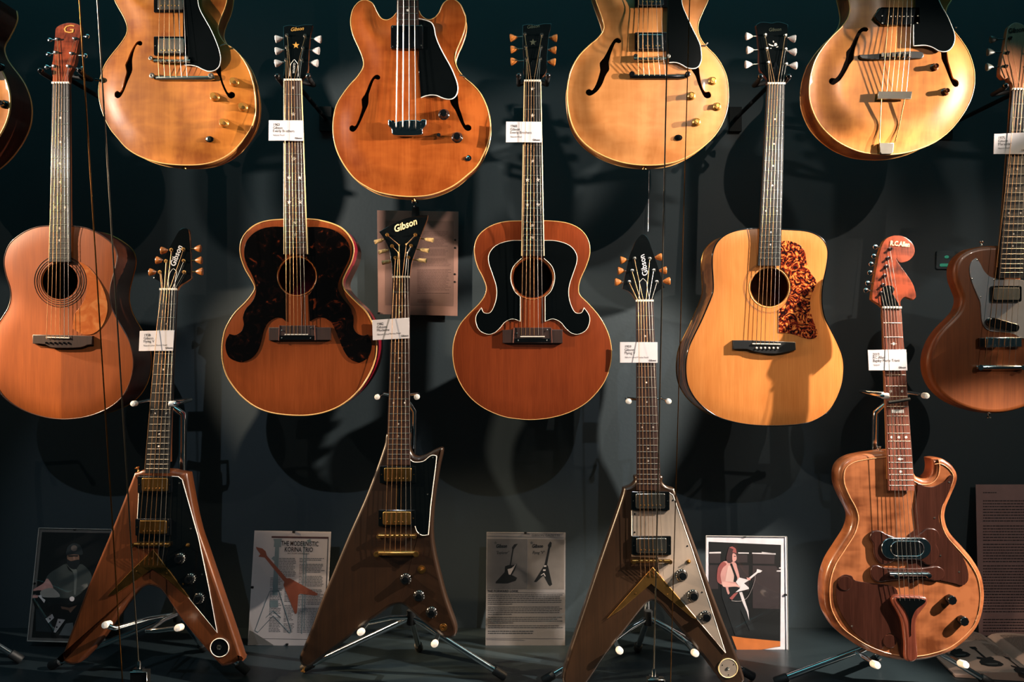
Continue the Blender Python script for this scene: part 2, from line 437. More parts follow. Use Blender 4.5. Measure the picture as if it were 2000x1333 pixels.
# ------------------------------------------------------------------ guitar parts
def lerp(a, b, t): return a+(b-a)*t
class Guitar(Fr):
    def hollow(s, outl, thick, top, side, bind, arch, aw, holes=(), backbind=None, br=.0017, n=5):
        op = smooth(outl, n); P3 = s.pts(op, 0)
        for h in holes:
            hp = s.pts(h, -.013)
            if thick < .1: slab('inner_shade', inset(hp, -.006), .002, DARKIN, s.o)  # dark sheet behind the hole stands in for interior shadow
        s.top, s.hh = top_plate('soundboard', P3, arch, aw, [s.pts(h, 0) for h in holes], top, s.o)
        shell('body_sides', P3, thick, side, s.o)
        if bind is not None: tube('binding', [p+Vector((0, .001, 0)) for p in inset(P3, -.0002)], br, bind, s.o, n=8, closed=True)
        if backbind is not None: tube('back_binding', [p+Vector((0, thick-.003, 0)) for p in P3], br*.9, backbind, s.o, n=6, closed=True)
    def solid(s, outl, thick, mat, bevel=.006, n=5, seg=4, bb=.004):
        s.hh = lambda x, z: 0
        return slab('body', s.pts(smooth(outl, n), 0), thick, mat, s.o, bevel=bevel, bb=bb, seg=seg)
    def topy(s, px, py):
        p = s.L(px, py, 0); return s.hh(p.x, p.z)
    def neck(s, nut, end, sad, hn, he, fb, neckm, bindm=None, inlay=None, dots='dot', dotm=None, under=.017, ext=.06, dsz=2.4, sides=None, endround=False):
        """nut=(xl,xr,y) end=(xl,xr,y) sad=y of the saddle, all traced"""
        s.nut, s.end, s.sad, s.hn, s.he = nut, end, sad, hn, he
        hfun = lambda t: lerp(hn, he, t)
        A = [s.L(nut[0], nut[2], hn), s.L(nut[1], nut[2], hn), s.L(end[1], end[2], he), s.L(end[0], end[2], he)]
        fbo = slab('fretboard', A, .0055, fb, s.o, bevel=.0008, seg=2)
        if bindm is not None:
            slab_pts = []
            for side in (0, 1):
                p, q = (A[0], A[3]) if side == 0 else (A[1], A[2])
                tube('fretboard_binding', [p+Vector((0, .0006, 0)), q+Vector((0, .0006, 0))], .0016, bindm, s.o, n=6)
        # rounded back of the neck
        V, Fc = [], []; n = 9; secs = []
        for t in (0, .04, .12, .3, .5, .7, .9, 1.0):
            l = A[0].lerp(A[3], t*(1-ext)); r = A[1].lerp(A[2], t*(1-ext))
            dep = under*(1+.15*t) if t < .9 else under*(1.3 if t < 1 else 1.9)
            c = (l+r)/2; wd = (r-l).length/2
            secs.append((c, wd, dep))
        for c, wd, dep in secs:
            for k in range(n):
                a = PI*k/(n-1); V.append(Vector((c.x-wd*math.cos(a), c.y+.0052+dep*math.sin(a)**.8, c.z)))
        for i in range(len(secs)-1):
            for k in range(n-1): Fc.append((i*n+k, i*n+k+1, (i+1)*n+k+1, (i+1)*n+k))
            Fc.append((i*n+n-1, i*n, (i+1)*n, (i+1)*n+n-1))
        Fc.append(tuple(range(n))); Fc.append(tuple(reversed(range((len(secs)-1)*n, len(secs)*n))))
        mk('neck', V, Fc, neckm, s.o)
        # frets (pieces of the fretboard) and inlays
        def at(t, u, dh=0):       # t along from the nut to the end, u across 0..1
            y = lerp(nut[2], end[2], t); xl = lerp(nut[0], end[0], t); xr = lerp(nut[1], end[1], t)
            return s.L(lerp(xl, xr, u), y, hfun(t)+dh)
        s.at = at
        Lp = sad-nut[2]; tt = [0]; i = 1
        while True:
            y = Lp*(1-2**(-i/12)); t = y/(end[2]-nut[2])
            if t > .985 or i > 22: break
            tt.append(t); i += 1
        s.ft = tt
        for t in tt[1:]:
            V, Fc = tube_m([at(t, .03, .0002), at(t, .5, .0005), at(t, .97, .0002)], .00085, 6)
            mk('fret', V, Fc, FRETW, fbo)
        dm = dotm or PEARL
        for fr, kind in (inlay if inlay is not None else [(3, '1'), (5, '1'), (7, '1'), (9, '1'), (12, '2'), (15, '1'), (17, '1')]):
            if fr >= len(tt)+(fr == len(tt)): continue
            a = tt[fr-1]; b = tt[fr] if fr < len(tt) else 1
            for u in ({'1': (.5,), '2': (.24, .76), '3': (.2, .5, .8)}.get(kind, (.5,))):
                c = at((a+b)/2, u, 0); y = lerp(nut[2], end[2], (a+b)/2)
                k = s.sc
                if dots == 'star': sh = [(q[0]*k, -q[1]*k) for q in star(0, 0, dsz*1.9)]
                elif kind == 'block': sh = [(-12*k, 3.2*k), (12*k, 3.2*k), (12*k, -3.2*k), (-12*k, -3.2*k)]
                elif kind == 'diamond': sh = [(-6.5*k, 0), (-1.5*k, 2*k), (0, 3.2*k), (1.5*k, 2*k), (6.5*k, 0), (1.5*k, -2*k), (0, -3.2*k), (-1.5*k, -2*k)]
                else: sh = [(math.cos(2*PI*j/12)*dsz*k, math.sin(2*PI*j/12)*dsz*k) for j in range(12)]
                slab('inlay', [Vector((c.x+q[0], c.y-.0003, c.z+q[1])) for q in sh], .001, dm, fbo)
        # nut
        a, b = s.L(nut[0]-.4, nut[2], hn), s.L(nut[1]+.4, nut[2], hn)
        V, Fc = box_m((a.x, a.y-.0028, a.z-.001), (b.x, a.y+.004, a.z+.0042)); mk('nut', V, Fc, BONE, s.o)
    def strings(s, br, tail, posts, n=6, hb=.012, ht=.004, hp=.004, nin=.11, mats=None, r0=.00064, r1=.00042, card=None, sidx=None, bridge_spread=None, eyelets=None, endlist=None):
        """br=(xl,xr,y) at the saddle; tail=(xl,xr,y) anchor; posts: traced tuner posts ordered by string"""
        for i in range(n):
            u = i/(n-1); un = lerp(nin, 1-nin, u)
            pn = s.L(lerp(s.nut[0], s.nut[1], un), s.nut[2]-1, s.hn+.0034)
            pb = s.L(lerp(br[0], br[1], u), br[2], hb)
            pts = []
            if tail is not None: pts.append(s.L(lerp(tail[0], tail[1], u), tail[2], ht))
            pts.append(pb)
            if card and i == 0:
                y0, y1, hc = card; k = (s.sc)
                for yy in (y1+3, y0-3):
                    t = (yy-s.nut[2])/(br[2]-s.nut[2]); q = pn.lerp(pb, t); pts.append(Vector((q.x, min(q.y, -hc), q.z)))
            pts.append(pn)
            pc = posts[i]
            if eyelets and eyelets[i]: pts.append(s.L(eyelets[i][0], eyelets[i][1], s.headh(*eyelets[i][:2])+.003))
            pts.append(s.L(pc[0], pc[1], s.headh(pc[0], pc[1])+hp))
            m = (BRONZE if i < 4 else STEEL) if mats is None else mats
            tube('string', pts, lerp(r0, r1, u), m, s.o, n=6)
    def head(s, outl, tilt, thick, face, wood_, n=4, veneer=True, drop=.001):
        yn = s.nut[2]; tg = math.tan(math.radians(tilt))*s.sc
        s.headh = lambda px, py: s.hn-drop-max(0, yn-py)*tg
        pl = smooth(outl, n); s.hthick = thick
        if veneer:
            p3 = s.pts(pl, s.headh)
            slab('headstock', [p+Vector((0, .0018, 0)) for p in p3], thick-.0018, wood_, s.o, bevel=0, bb=.002, seg=2)
            return slab('headstock_veneer', p3, .002, face, s.o, bevel=.0007, seg=2)
        return slab('headstock', s.pts(pl, s.headh), thick, face, s.o, bevel=.002, bb=.002, seg=3)
    def tuners(s, pairs, style='tulip', bm=AMBER, mm=NICKEL, back=.5, size=1.0):
        for (px, py), (bx, by) in pairs:
            h = s.headh(px, py); c = s.L(px, py, h); k = s.sc
            t = lathe('tuner', [(.0001, -s.hthick), (.003, -s.hthick), (.003, 0), (.0052, .0002), (.0052, .0016), (.003, .002), (.0029, .0045), (.0024, .0055), (.0029, .0068), (.0027, .0078), (.0001, .0079)], c, mm, s.o, n=14)
            hb = s.headh(px, by)-s.hthick*back; bpt = s.L(bx, by, hb); a = s.L(px, by*.6+py*.4, hb)
            d = Vector((bpt.x-a.x, 0, bpt.z-a.z)); Ld = d.length; d.normalize()
            tube('tuner_shaft', [Vector((a.x, bpt.y, a.z)), bpt-d*.004], .0016, mm, t, n=8)
            S = .0118*size
            if style == 'tulip': pr = [(.18, -1), (.22, -.75), (.5, -.4), (.8, .1), (1.0, .62), (1.03, .8), (.9, .95), (.3, 1.0)]
            elif style == 'barrel': pr = [(.3, -1.3), (.35, -.9), (.55, -.8), (.6, .6), (.68, 1.1), (.5, 1.25), (.1, 1.3)]
            else: pr = [(.15, -.9), (.5, -.6), (.85, -.2), (.95, .2), (.75, .65), (.35, .85), (.05, .9)]
            lathe('tuner_button', [(r*S*.9, q*S) for r, q in pr], bpt, bm, t, axis=d, n=14, squash=.55, squashdir=(0, 1, 0))
    def humbucker(s, box, h, cover=NICKEL, ring=BLACKP, tilt=0, name='pickup', open_=False, pole=GOLD):
        x0, y0, x1, y1 = box; b = s.topy((x0+x1)/2, (y0+y1)/2)
        rg = s.slab(name, rrect(x0, y0, x1, y1, 2), h-.004, .004+h, ring, bevel=.001, seg=2)
        mx = (x1-x0)*.12; my = (y1-y0)*.1
        c = s.slab('pickup_cover', rrect(x0+mx, y0+my, x1-mx, y1-my, 3), h, .01, cover, rg, bevel=.0016, seg=3)
        for i in range(6):
            p = s.L(lerp(x0+mx*2, x1-mx*2, i/5), y1-(y1-y0)*.27, h)
            lathe('pole_screw', [(.0019, 0), (.0019, .0005), (.0012, .0008), (.0001, .0006)], p, pole, rg, n=10)
        for xx in (x0+mx*.45, x1-mx*.45):
            lathe('height_screw', [(.0016, 0), (.0016, .0006), (.0001, .0009)], s.L(xx, (y0+y1)/2, h-.004), cover, rg, n=8)
        return rg
    def knob(s, px, py, r, h, mat=BLACKP, kind='hat', name='knob', capm=None):
        """control knob; h = height of the surface it stands on"""
        k = s.sc; c = s.L(px, py, h)
        if kind == 'hat':
            pr = [(r*k*1.1, 0), (r*k*1.12, .0015), (r*k*1.0, .003), (r*k*.78, .009), (r*k*.72, .0155), (r*k*.66, .0165), (.0001, .0165)]
            o = lathe(name, pr, c, mat, s.o, n=28)
        elif kind == 'bonnet':
            pr = [(r*k, 0), (r*k*1.02, .002), (r*k*.8, .005), (r*k*.66, .006), (r*k*.62, .0135), (r*k*.5, .0145), (r*k*.48, .013), (.0001, .013)]
            o = lathe(name, pr, c, mat, s.o, n=24)
        elif kind == 'flute':
            pr = [(r*k, 0), (r*k*1.0, .011), (r*k*.9, .0135), (r*k*.55, .014), (.0001, .0138)]
            o = lathe(name, pr, c, mat, s.o, n=24, flute=.14)
        else:
            pr = [(r*k*.95, 0), (r*k, .014), (r*k*.85, .0165), (.0001, .0165)]
            o = lathe(name, pr, c, mat, s.o, n=8)
        if capm is not None:
            lathe('knob_cap', [(r*k*.42, -.001), (r*k*.42, .0008), (.0001, .001)], s.L(px, py, h+(.0165 if kind == 'hat' else .013)), capm, o, n=16)
        return o
    def tunematic(s, x0, x1, y, h, mat=NICKEL, base=None, r=.0045):
        o = tube('bridge', [s.L(x0, y, h-.003), s.L(x1, y, h-.003)], r, mat, s.o, n=10)
        for x in (x0+1, x1-1):
            bz = s.topy(x, y)
            lathe('bridge_post', [(.0055, bz), (.0055, h-.006), (.006, h-.001), (.0058, h+.0006), (.002, h+.001), (.0001, h+.0004)], s.L(x, y, 0)*1, mat, o, n=14)
        for i in range(6):
            x = lerp(x0+(x1-x0)*.18, x1-(x1-x0)*.18, i/5); p = s.L(x, y, h)
            V, Fc = box_m((p.x-.0028, p.y-.0012, p.z-.0035), (p.x+.0028, p.y+.004, p.z+.0035)); mk('saddle', V, Fc, mat, o)
        return o
    def stopbar(s, x0, x1, y, h, mat=NICKEL):
        P0, P1 = s.L(x0, y, h-.006), s.L(x1, y, h-.006)
        o = tube('tailpiece', [P0, P0.lerp(P1, .06), P0.lerp(P1, .94), P1], [.004, .0062, .0062, .004], mat, s.o, n=12)
        for x in (x0+2, x1-2):
            lathe('tailpiece_stud', [(.005, 0), (.005, h-.004), (.0075, h-.003), (.0075, h+.001), (.003, h+.0016), (.0001, h+.0008)], s.L(x, y, 0), mat, o, n=16)
        return o
    def screw(s, px, py, h, parent, mat=NICKEL, r=.0024):
        lathe('screw', [(r, 0), (r*.9, .0006), (r*.3, .0009), (.0001, .0004)], s.L(px, py, h), mat, parent, n=10)
    def strap_pin(s, px, py, h, d=(0, 0, -1), mat=GOLD):
        lathe('strap_button', [(.004, 0), (.0025, .003), (.003, .008), (.0062, .010), (.006, .012), (.0001, .0125)], s.L(px, py, h), mat, s.o, axis=d, n=16)

# ------------------------------------------------------------------ the setting
WALLY = 2.42
WALLM = plain('wall_paint', '#253137', 0.62, bump=.25, bscale=90, var=.05, vscale=6)
FLOORM = plain('platform_top', '#1c2529', 0.34, bump=.15, bscale=60, var=.1, vscale=8)
V, Fc = box_m((-3.4, WALLY, -.05), (3.4, WALLY+.08, 2.9)); wo = mk('wall_back', V, Fc, WALLM, smooth=False); wo['kind'] = 'structure'
wo['label'] = 'dark blue-grey back wall of the display case'
V, Fc = box_m((-3.4, .9, -.06), (3.4, WALLY, 0)); fo = mk('floor', V, Fc, FLOORM, smooth=False); fo['kind'] = 'structure'
fo['label'] = 'dark platform floor of the display case'

# ------------------------------------------------------------------ woods
W_HONEY = wood('honey_maple', '#b8702c', '#844414', .32, .3, .8, .9, .35, fine=.14)
W_HONEYS = wood('honey_maple_side', '#a86c34', '#7a441e', .32, .3, .8, .4, .2)
W_BASS = wood('amber_maple', '#a05220', '#7a340e', .26, .6, .7, .8, .3, fine=.22)
W_BLOND = wood('blond_maple', '#c0824c', '#a06230', .32, .3, .7, .9, .35, fine=.10)
W_ARCH = wood('aged_blond_maple', '#b87638', '#864c1c', .32, .3, .9, .9, .25, fine=.14)
W_SPRUCE1 = wood('aged_spruce', '#a5521c', '#833d10', .40, .1, 1.3, .35, 0, seam=.004, seamdark=.74)
W_SPRUCE2 = wood('amber_spruce', '#86401c', '#6c3012', .26, .6, 1.3, .3, 0)
W_SPRUCE3 = wood('russet_spruce', '#82391a', '#682a12', .26, .6, 1.3, .35, 0)
W_SPRUCE4 = wood('golden_spruce', '#d08546', '#b56a30', .28, .5, 1.3, .45, 0)
W_SIDE = wood('dark_rosewood_side', '#4a2415', '#26100a', .3, .5, 1, .4)
W_RED = wood('cherry_side', '#92142c', '#560a16', .25, .6, .8, .3)
W_MAPSIDE = wood('flame_maple_side', '#a86a34', '#6a3816', .3, .5, 1, .3, .5)
W_MAHO = wood('mahogany_neck', '#7a4526', '#522a14', .3, .5, 1, .3)
W_MAPNECK = wood('maple_neck', '#c8894c', '#a0632f', .3, .5, 1, .3)
W_KORINA = wood('korina_brown', '#683518', '#45220d', .36, .55, .9, .35, cr=.16)
W_KORINAD = wood('korina_shaded', '#2a180b', '#1b0f07', .36, .55, .9, .35, cr=.16)  # golden korina darkened: grazing-light shade is put into the colour
W_KORINA2 = wood('korina_olive_shaded', '#2e1c0e', '#201308', .36, .55, .9, .35, cr=.16)  # base colour lowered to carry the shade of a grazing-lit face
W_EDGE = wood('korina_edge', '#a8652c', '#7a431a', .25, .7, .9, .3)
W_RC = wood('birdseye_maple', '#9a5c38', '#5e3018', .3, .5, .6, .9, .5, fine=.12)
W_RCD = wood('walnut_guard', '#40221a', '#200f0a', .22, .7, 1.2, .3)
W_RCT = wood('walnut_tailpiece', '#7a4030', '#4c2218', .25, .7, 1.2, .3)
W_RCH = wood('flamed_redwood', '#8a3c22', '#451a0d', .22, .7, .7, .3, .8)
W_MARA = wood('satin_maple', '#7e4420', '#5a2c12', .36, .25, .9, .4)
W_MARH = wood('satin_maple_head', '#9a6038', '#744022', .4, .2, .9, .3)

FH = '1085,325 1105,340 1098,360 1075,355 1055,345 1040,375 1030,420 1025,480 1028,545 1012,590 990,640 965,710 940,750 915,762 890,745 893,715 915,705 930,715 945,700 960,660 975,600 985,560 970,508 990,470 1005,420 1030,370 1055,330'
def fhole(crop, s_, dx=0, dy=0, mirror=None):
    return smooth(P(crop, s_, dx, dy, mirror), 2)
def knobrow(g, lst, r, mat, kind='hat', capm=None):
    for px, py in lst: g.knob(px, py, r, g.topy(px, py), mat, kind, capm=capm)

HEADTOP = '{}'
def tophead(g, cx, y0):
    """plain open-book headstock of a guitar of the upper row (above the picture)"""
    ol = [(cx-15, y0), (cx-17, y0-20), (cx-30, y0-40), (cx-33, y0-90), (cx-36, y0-118, True), (cx-15, y0-112), (cx, y0-108), (cx+15, y0-112), (cx+36, y0-118, True), (cx+33, y0-90), (cx+30, y0-40), (cx+17, y0-20), (cx+15, y0)]
    g.head(ol, 15, .015, BLACKLAC, W_MAHO)
    prs = []
    for k, yy in enumerate((-95, -72, -48)): prs += [((cx-22+k*1.5, y0+yy), (cx-50, y0+yy+4))]
    for k, yy in enumerate((-95, -72, -48)): prs += [((cx+22-k*1.5, y0+yy), (cx+50, y0+yy+4))]
    g.tuners(prs, 'tulip', CREAMB)
    return [prs[2][0], prs[1][0], prs[0][0], prs[3][0], prs[4][0], prs[5][0]]

# ================================================================== UPPER ROW
YT = 2.0
# ---- 335-shape with four gold knobs, left
g = Guitar('electric_guitar', 'honey blond double-cutaway guitar with gold knobs, two steel cables beside its left edge', 'guitar', 346, 150, YT, group='guitars hung in the upper row')
OL1 = P('T1', '985,-240 945,-225 905,-170 880,-70 880,0 905,52 938,110 962,160 976,210 970,258 945,305 905,360 860,415 820,470 792,525 772,590 760,650 757,720 768,800 795,885 845,985 905,1060 965,1128 1040,1180 1130,1220 1230,1247 1330,1260 1430,1264 1530,1260 1630,1240 1720,1200 1800,1140 1870,1060 1925,970 1950,885 1956,790 1948,700 1930,610 1898,520 1850,440 1795,380 1750,350 1722,332 1690,290 1668,235 1675,180 1695,125 1720,65 1737,0 1745,-70 1742,-150 1715,-215 1665,-250 1610,-245 1575,-205 1550,-150 1510,-110 1460,-100 1410,-130 1395,-170c 1235,-170c 1195,-115 1150,-97 1110,-110 1080,-155 1050,-215 1020,-240')
fl1 = fhole('T1', '1085,322 1103,338 1098,358 1078,358 1062,350 1045,378 1033,425 1027,480 1030,545 1014,590 992,640 967,705 942,748 915,762 890,745 892,716 915,706 932,716 948,698 962,655 975,600 984,560 972,508 988,470 1004,420 1028,368 1055,330')
fr1 = fhole('T1', '1575,330 1600,322 1625,330 1650,370 1665,420 1680,470 1700,510 1705,560 1708,600 1725,655 1745,700 1760,722 1780,712 1805,722 1808,748 1785,765 1760,755 1735,715 1710,660 1690,600 1665,560 1648,520 1650,480 1640,430 1622,380 1600,352')
g.hollow(OL1, .045, W_HONEY, W_HONEYS, CREAM, .011, .07, (fl1, fr1), CREAM)
g.neck((318, 351, -340), (311, 355, -25), 117, .006, .017, ROSEW, W_MAHO, IVORY, inlay=[(3, 'block'), (5, 'block'), (7, 'block'), (9, 'block'), (12, 'block')])
pp = tophead(g, 334.5, -342)
g.slab('pickguard', smooth(P('T1', '1400,-90c 1510,-90c 1515,-20 1522,40 1540,90 1570,145 1610,215 1645,290 1672,360 1688,420 1690,465 1678,510 1645,540 1600,547 1555,532 1510,510 1460,500 1410,500c 1400,300c'), 4), .017, .003, BLACKLAC, bevel=.0006, seg=2)
g.tube('pickguard_edge', smooth(P('T1', '1510,-90 1515,-20 1522,40 1540,90 1570,145 1610,215 1645,290 1672,360 1688,420 1690,465 1678,510 1645,540 1600,547 1555,532 1510,510 1460,500 1412,500'), 4, False), .0165, .0013, WHITE)
g.humbucker((300, -26, 365, 24), .020); g.humbucker((300, 71, 367, 108), .021)
g.tunematic(301, 372, 119.5, .022, NICKEL)
g.stopbar(302, 420, 153, .02, NICKEL)
g.strings((309, 363, 119.5), (311, 366, 153), pp, hb=.027, ht=.019)
knobrow(g, [(458, 161), (420, 190), (475, 210), (438, 241)], 8.2, plain('gold_knob', '#b8843c', .3, metal=.75, coat=.5), capm=BRASS)
o = g.slab('output_jack', circ(409, 272, 8, 20, 6), g.topy(409, 272)+.001, .002, BLACKP, bevel=.0006, seg=2)
lathe('jack_socket', [(.006, 0), (.006, .003), (.003, .004), (.0001, .001)], g.L(408, 272, g.topy(409, 272)+.001), NICKEL, o)
g.tube('guard_bracket', [(430, 90), (437, 88), (441, 86)], .012, .0022, NICKEL); g.strap_pin(360, 322, -.022)
lathe('toggle_switch', [(.008, 0), (.007, .002), (.003, .003), (.0028, .011), (.0045, .017), (.0001, .018)], g.L(200, 157, 0.0)*1, BLACKP, g.o, axis=(-1, -.4, 0), n=14)

# ---- bass, orange
g = Guitar('bass_guitar', 'orange-brown double-cutaway bass with four strings, black pickguard and two f-holes, upper row', 'guitar', 805, 230, YT, group='guitars hung in the upper row')
OL2 = P('T2', '1075,100c 1045,135 1003,153 960,140 930,95 900,35 870,10 835,0 790,15 750,60 730,120 727,190 745,270 780,350 810,420 825,480 815,530 775,590 720,650 660,730 620,800 600,870 590,960 595,1050 615,1140 650,1220 700,1300 760,1370 830,1420 920,1465 1020,1490 1120,1503 1220,1505 1320,1495 1420,1465 1520,1415 1610,1345 1690,1270 1745,1170 1780,1080 1795,980 1785,880 1760,800 1720,720 1660,650 1600,600 1550,540 1525,480 1522,430 1540,370 1575,290 1600,210 1605,140 1590,90 1560,30 1510,-5 1460,5 1425,45 1400,100 1360,140 1310,150 1265,120 1245,80c')
fl2 = fhole('T2', '935,580 955,595 953,615 935,620 915,612 900,635 885,680 870,730 868,775 865,810 848,850 830,890 810,935 785,985 765,1010 745,1018 722,1003 722,978 742,967 760,975 775,960 790,925 805,880 818,830 812,770 835,735 855,690 875,635 905,590')
fr2 = fhole('T2', '1440,590 1465,580 1490,590 1500,620 1520,660 1535,700 1548,750 1552,800 1560,840 1575,880 1590,930 1605,965 1625,962 1648,975 1648,1000 1625,1012 1600,1000 1575,960 1550,905 1525,850 1500,815 1488,780 1490,740 1480,700 1465,650 1450,615')
g.hollow(OL2, .045, W_BASS, W_BASS, CREAM, .011, .07, (fl2, fr2), CREAM)
g.neck((779, 812, -330), (774, 818, 50), 240, .006, .017, ROSEW, W_MAHO, None)
pp = tophead(g, 795.5, -332)
g.slab('pickguard', smooth(P('T2', '1245,150c 1300,155 1345,175 1365,215 1375,270 1400,340 1440,420 1490,510 1525,590 1545,660 1540,715 1515,750 1475,762 1425,750 1380,732 1320,730 1262,748c 1245,500c'), 4), .016, .003, BLACKLAC, bevel=.0006, seg=2)
g.tube('pickguard_edge', smooth(P('T2', '1245,143 1300,155 1345,175 1365,215 1375,270 1400,340 1440,420 1490,510 1525,590 1545,660 1540,715 1515,750 1475,762 1425,750 1380,732 1320,730 1262,748'), 4, False), .0158, .0014, WHITE)
rg = g.slab('pickup', rrect(763, 49, 826, 95, 3), .022, .014, BLACKP, bevel=.002, seg=3)
for i in range(4): lathe('pole_screw', [(.002, 0), (.002, .0006), (.0001, .0009)], g.L(778+i*10, 84, .022), NICKEL, rg, n=8)
for x, y in ((767, 53), (767, 91), (823, 50), (823, 89)): g.screw(x, y, .022, rg)
b = g.slab('bridge', smooth(P('T2', '1010,915c 1030,918 1050,935 1080,930 1150,918 1230,918 1255,925 1270,912 1305,915c 1300,960 1275,990 1275,1025 1240,1035 1150,1038 1060,1035 1040,1020 1035,985 1012,960'), 3), .028, .012, CHROME, bevel=.003, seg=4, label='chrome bass bridge')
for i in range(4):
    g.slab('saddle', [(771+i*13.5, 241), (781+i*13.5, 236), (782+i*13.5, 252), (772+i*13.5, 255)], .031, .005, CHROME, parent=b, bevel=.001, seg=2)
for x, y in ((768, 239), (826, 238)): lathe('bridge_post', [(.004, 0), (.004, .005), (.0001, .006)], g.L(x, y, .026), CHROME, b)
g.strings((773.5, 812, 245), (774, 812, 258), pp[:2]+pp[4:], n=4, hb=.033, ht=.022, r0=.00155, r1=.0011, mats=STEEL, nin=.14)
for px, py in ((867, 224), (893, 269)): g.knob(px, py, 9.5, g.topy(px, py), plain('black_silver_knob', '#0c0d0f', .15, coat=.6), 'hat', capm=BLACKP)
o = lathe('tone_switch', [(.0055, 0), (.005, .003), (.002, .0035), (.0018, .012), (.0001, .0125)], g.L(857, 264, g.topy(857, 264)), CHROME, g.o, n=14)
o = g.slab('output_jack', circ(914, 309, 7, 20, 6), g.topy(914, 309)+.001, .002, CHROME, bevel=.0006, seg=2)
lathe('jack_socket', [(.005, 0), (.005, .003), (.003, .004), (.0001, .001)], g.L(914, 309, g.topy(914, 309)+.001), CHROME, o)
g.tube('guard_bracket', [(897, 147), (904, 148), (909, 151)], .011, .0024, NICKEL); g.strap_pin(808, 385, -.022)

# ---- 335-shape blond, centre right
g = Guitar('electric_guitar', 'pale blond double-cutaway guitar behind two thin steel cables, gold knobs casting shadows, upper row', 'guitar', 1264, 150, YT, group='guitars hung in the upper row')
OL3 = P('T3', '725,-250 680,-225 640,-165 620,-80 640,0 665,70 690,140 705,205 690,250 650,300 590,350 520,420 470,500 440,580 425,680 425,760 435,850 460,950 500,1030 560,1100 640,1160 740,1210 850,1245 960,1262 1060,1265 1160,1258 1260,1235 1360,1190 1450,1130 1530,1060 1590,980 1635,880 1655,780 1655,680 1640,580 1600,490 1550,420 1490,360 1440,290 1423,230 1428,170 1460,90 1500,0 1512,-70 1500,-160 1470,-220 1420,-250 1370,-240 1330,-200 1300,-150 1260,-110 1210,-105 1170,-130 1150,-170c 990,-170c 955,-120 905,-100 860,-115 830,-160 800,-220 765,-248')
fl3 = fhole('T3', '810,300 832,315 830,335 812,342 792,335 775,365 758,410 745,455 738,490 742,540 725,570 708,600 690,650 662,695 635,722 600,742 575,738 562,718 570,697 592,692 608,700 630,675 650,630 665,580 672,545 668,490 700,450 730,395 760,335 785,305')
fr3 = fhole('T3', '1275,310 1300,302 1325,312 1345,350 1360,400 1375,450 1410,500 1425,535 1430,580 1440,640 1455,690 1475,715 1500,710 1518,730 1515,752 1492,763 1465,755 1440,710 1415,650 1395,590 1365,545 1350,500 1345,450 1330,400 1312,350')
g.hollow(OL3, .045, W_BLOND, W_BLOND, CREAM, .011, .07, (fl3, fr3), CREAM)
g.neck((1244, 1277, -340), (1238, 1282, -25), 117, .006, .017, ROSEW, W_MAHO, IVORY, inlay=[(3, 'block'), (5, 'block'), (7, 'block'), (9, 'block'), (12, 'block')])
pp = tophead(g, 1260.5, -342)
g.slab('pickguard', smooth(P('T3', '1200,-90c 1300,-90c 1298,0 1310,60 1340,130 1375,210 1415,290 1440,350 1448,410 1448,460 1430,505 1395,525 1345,522 1300,498 1255,480 1202,480c 1195,280c'), 4), .017, .003, BLACKLAC, bevel=.0006, seg=2)
g.tube('pickguard_edge', smooth(P('T3', '1300,-90 1298,0 1310,60 1340,130 1375,210 1415,290 1440,350 1448,410 1448,460 1430,505 1395,525 1345,522 1300,498 1255,480 1204,480'), 4, False), .0165, .0014, WHITE)
g.humbucker((1240, -26, 1304, 14), .020, CHROME); g.humbucker((1240, 63, 1303, 99), .021, CHROME)
g.tunematic(1238, 1303, 115.5, .022, NICKEL); g.stopbar(1230, 1342, 150, .02, BLACKP)
g.strings((1246, 1296, 115.5), (1247, 1300, 150), pp, hb=.027, ht=.019)
knobrow(g, [(1391, 159), (1350, 188), (1400, 209), (1360, 239)], 8.0, MATS['gold_knob'], 'bonnet', capm=BRASS)
o = g.slab('output_jack', circ(1325, 269, 8, 20, 6), g.topy(1325, 269)+.001, .002, BLACKP, bevel=.0006, seg=2)
lathe('jack_socket', [(.006, 0), (.006, .003), (.003, .004), (.0001, .001)], g.L(1326, 269, g.topy(1325, 269)+.001), BLACKP, o)
g.tube('guard_bracket', [(1369, 90), (1377, 90), (1382, 84)], .012, .0024, NICKEL); g.strap_pin(1258, 323, -.022)

# ---- archtop with trapeze tailpiece, right
g = Guitar('archtop_guitar', 'aged blond archtop with black pickguard, trapeze tailpiece and two dark knobs', 'guitar', 1742, 140, YT, group='guitars hung in the upper row')
OL4s = '620,0 628,75 610,145 560,212 490,280 420,365 365,455 332,555 317,655 320,760 345,850 390,940 450,1012 530,1080 620,1130 720,1165 830,1180 950,1182 1060,1167 1170,1135 1280,1085 1380,1010 1460,920 1530,810 1570,705 1582,600 1570,500 1530,390 1480,310 1425,240 1385,180 1362,110 1370,60 1405,0 1440,-70 1465,-140 1460,-205c 1400,-165 1320,-175 1255,-215 1215,-270 1190,-340 1170,-420c 1000,-440c 860,-440 750,-420 660,-370 605,-290 590,-190 600,-90'
OL4 = P('T4', OL4s)
fl4 = fhole('T4', '715,220 740,220 753,238 740,255 718,252 705,258 688,290 668,340 652,385 642,430 638,470 610,505 590,545 560,595 535,630 510,648 485,662 460,648 457,622 475,606 500,612 522,590 545,550 565,500 582,455 585,410 615,375 640,325 670,265 692,235')
fr4 = fhole('T4', '1250,300 1280,290 1305,305 1330,350 1350,390 1355,430 1358,475 1370,520 1385,570 1400,612 1425,620 1447,640 1440,668 1415,676 1390,660 1365,610 1345,560 1325,510 1305,465 1303,420 1290,370 1270,325')
g.hollow(OL4, .065, W_ARCH, W_MAPSIDE, CREAM, .014, .085, (fl4, fr4), CREAM)
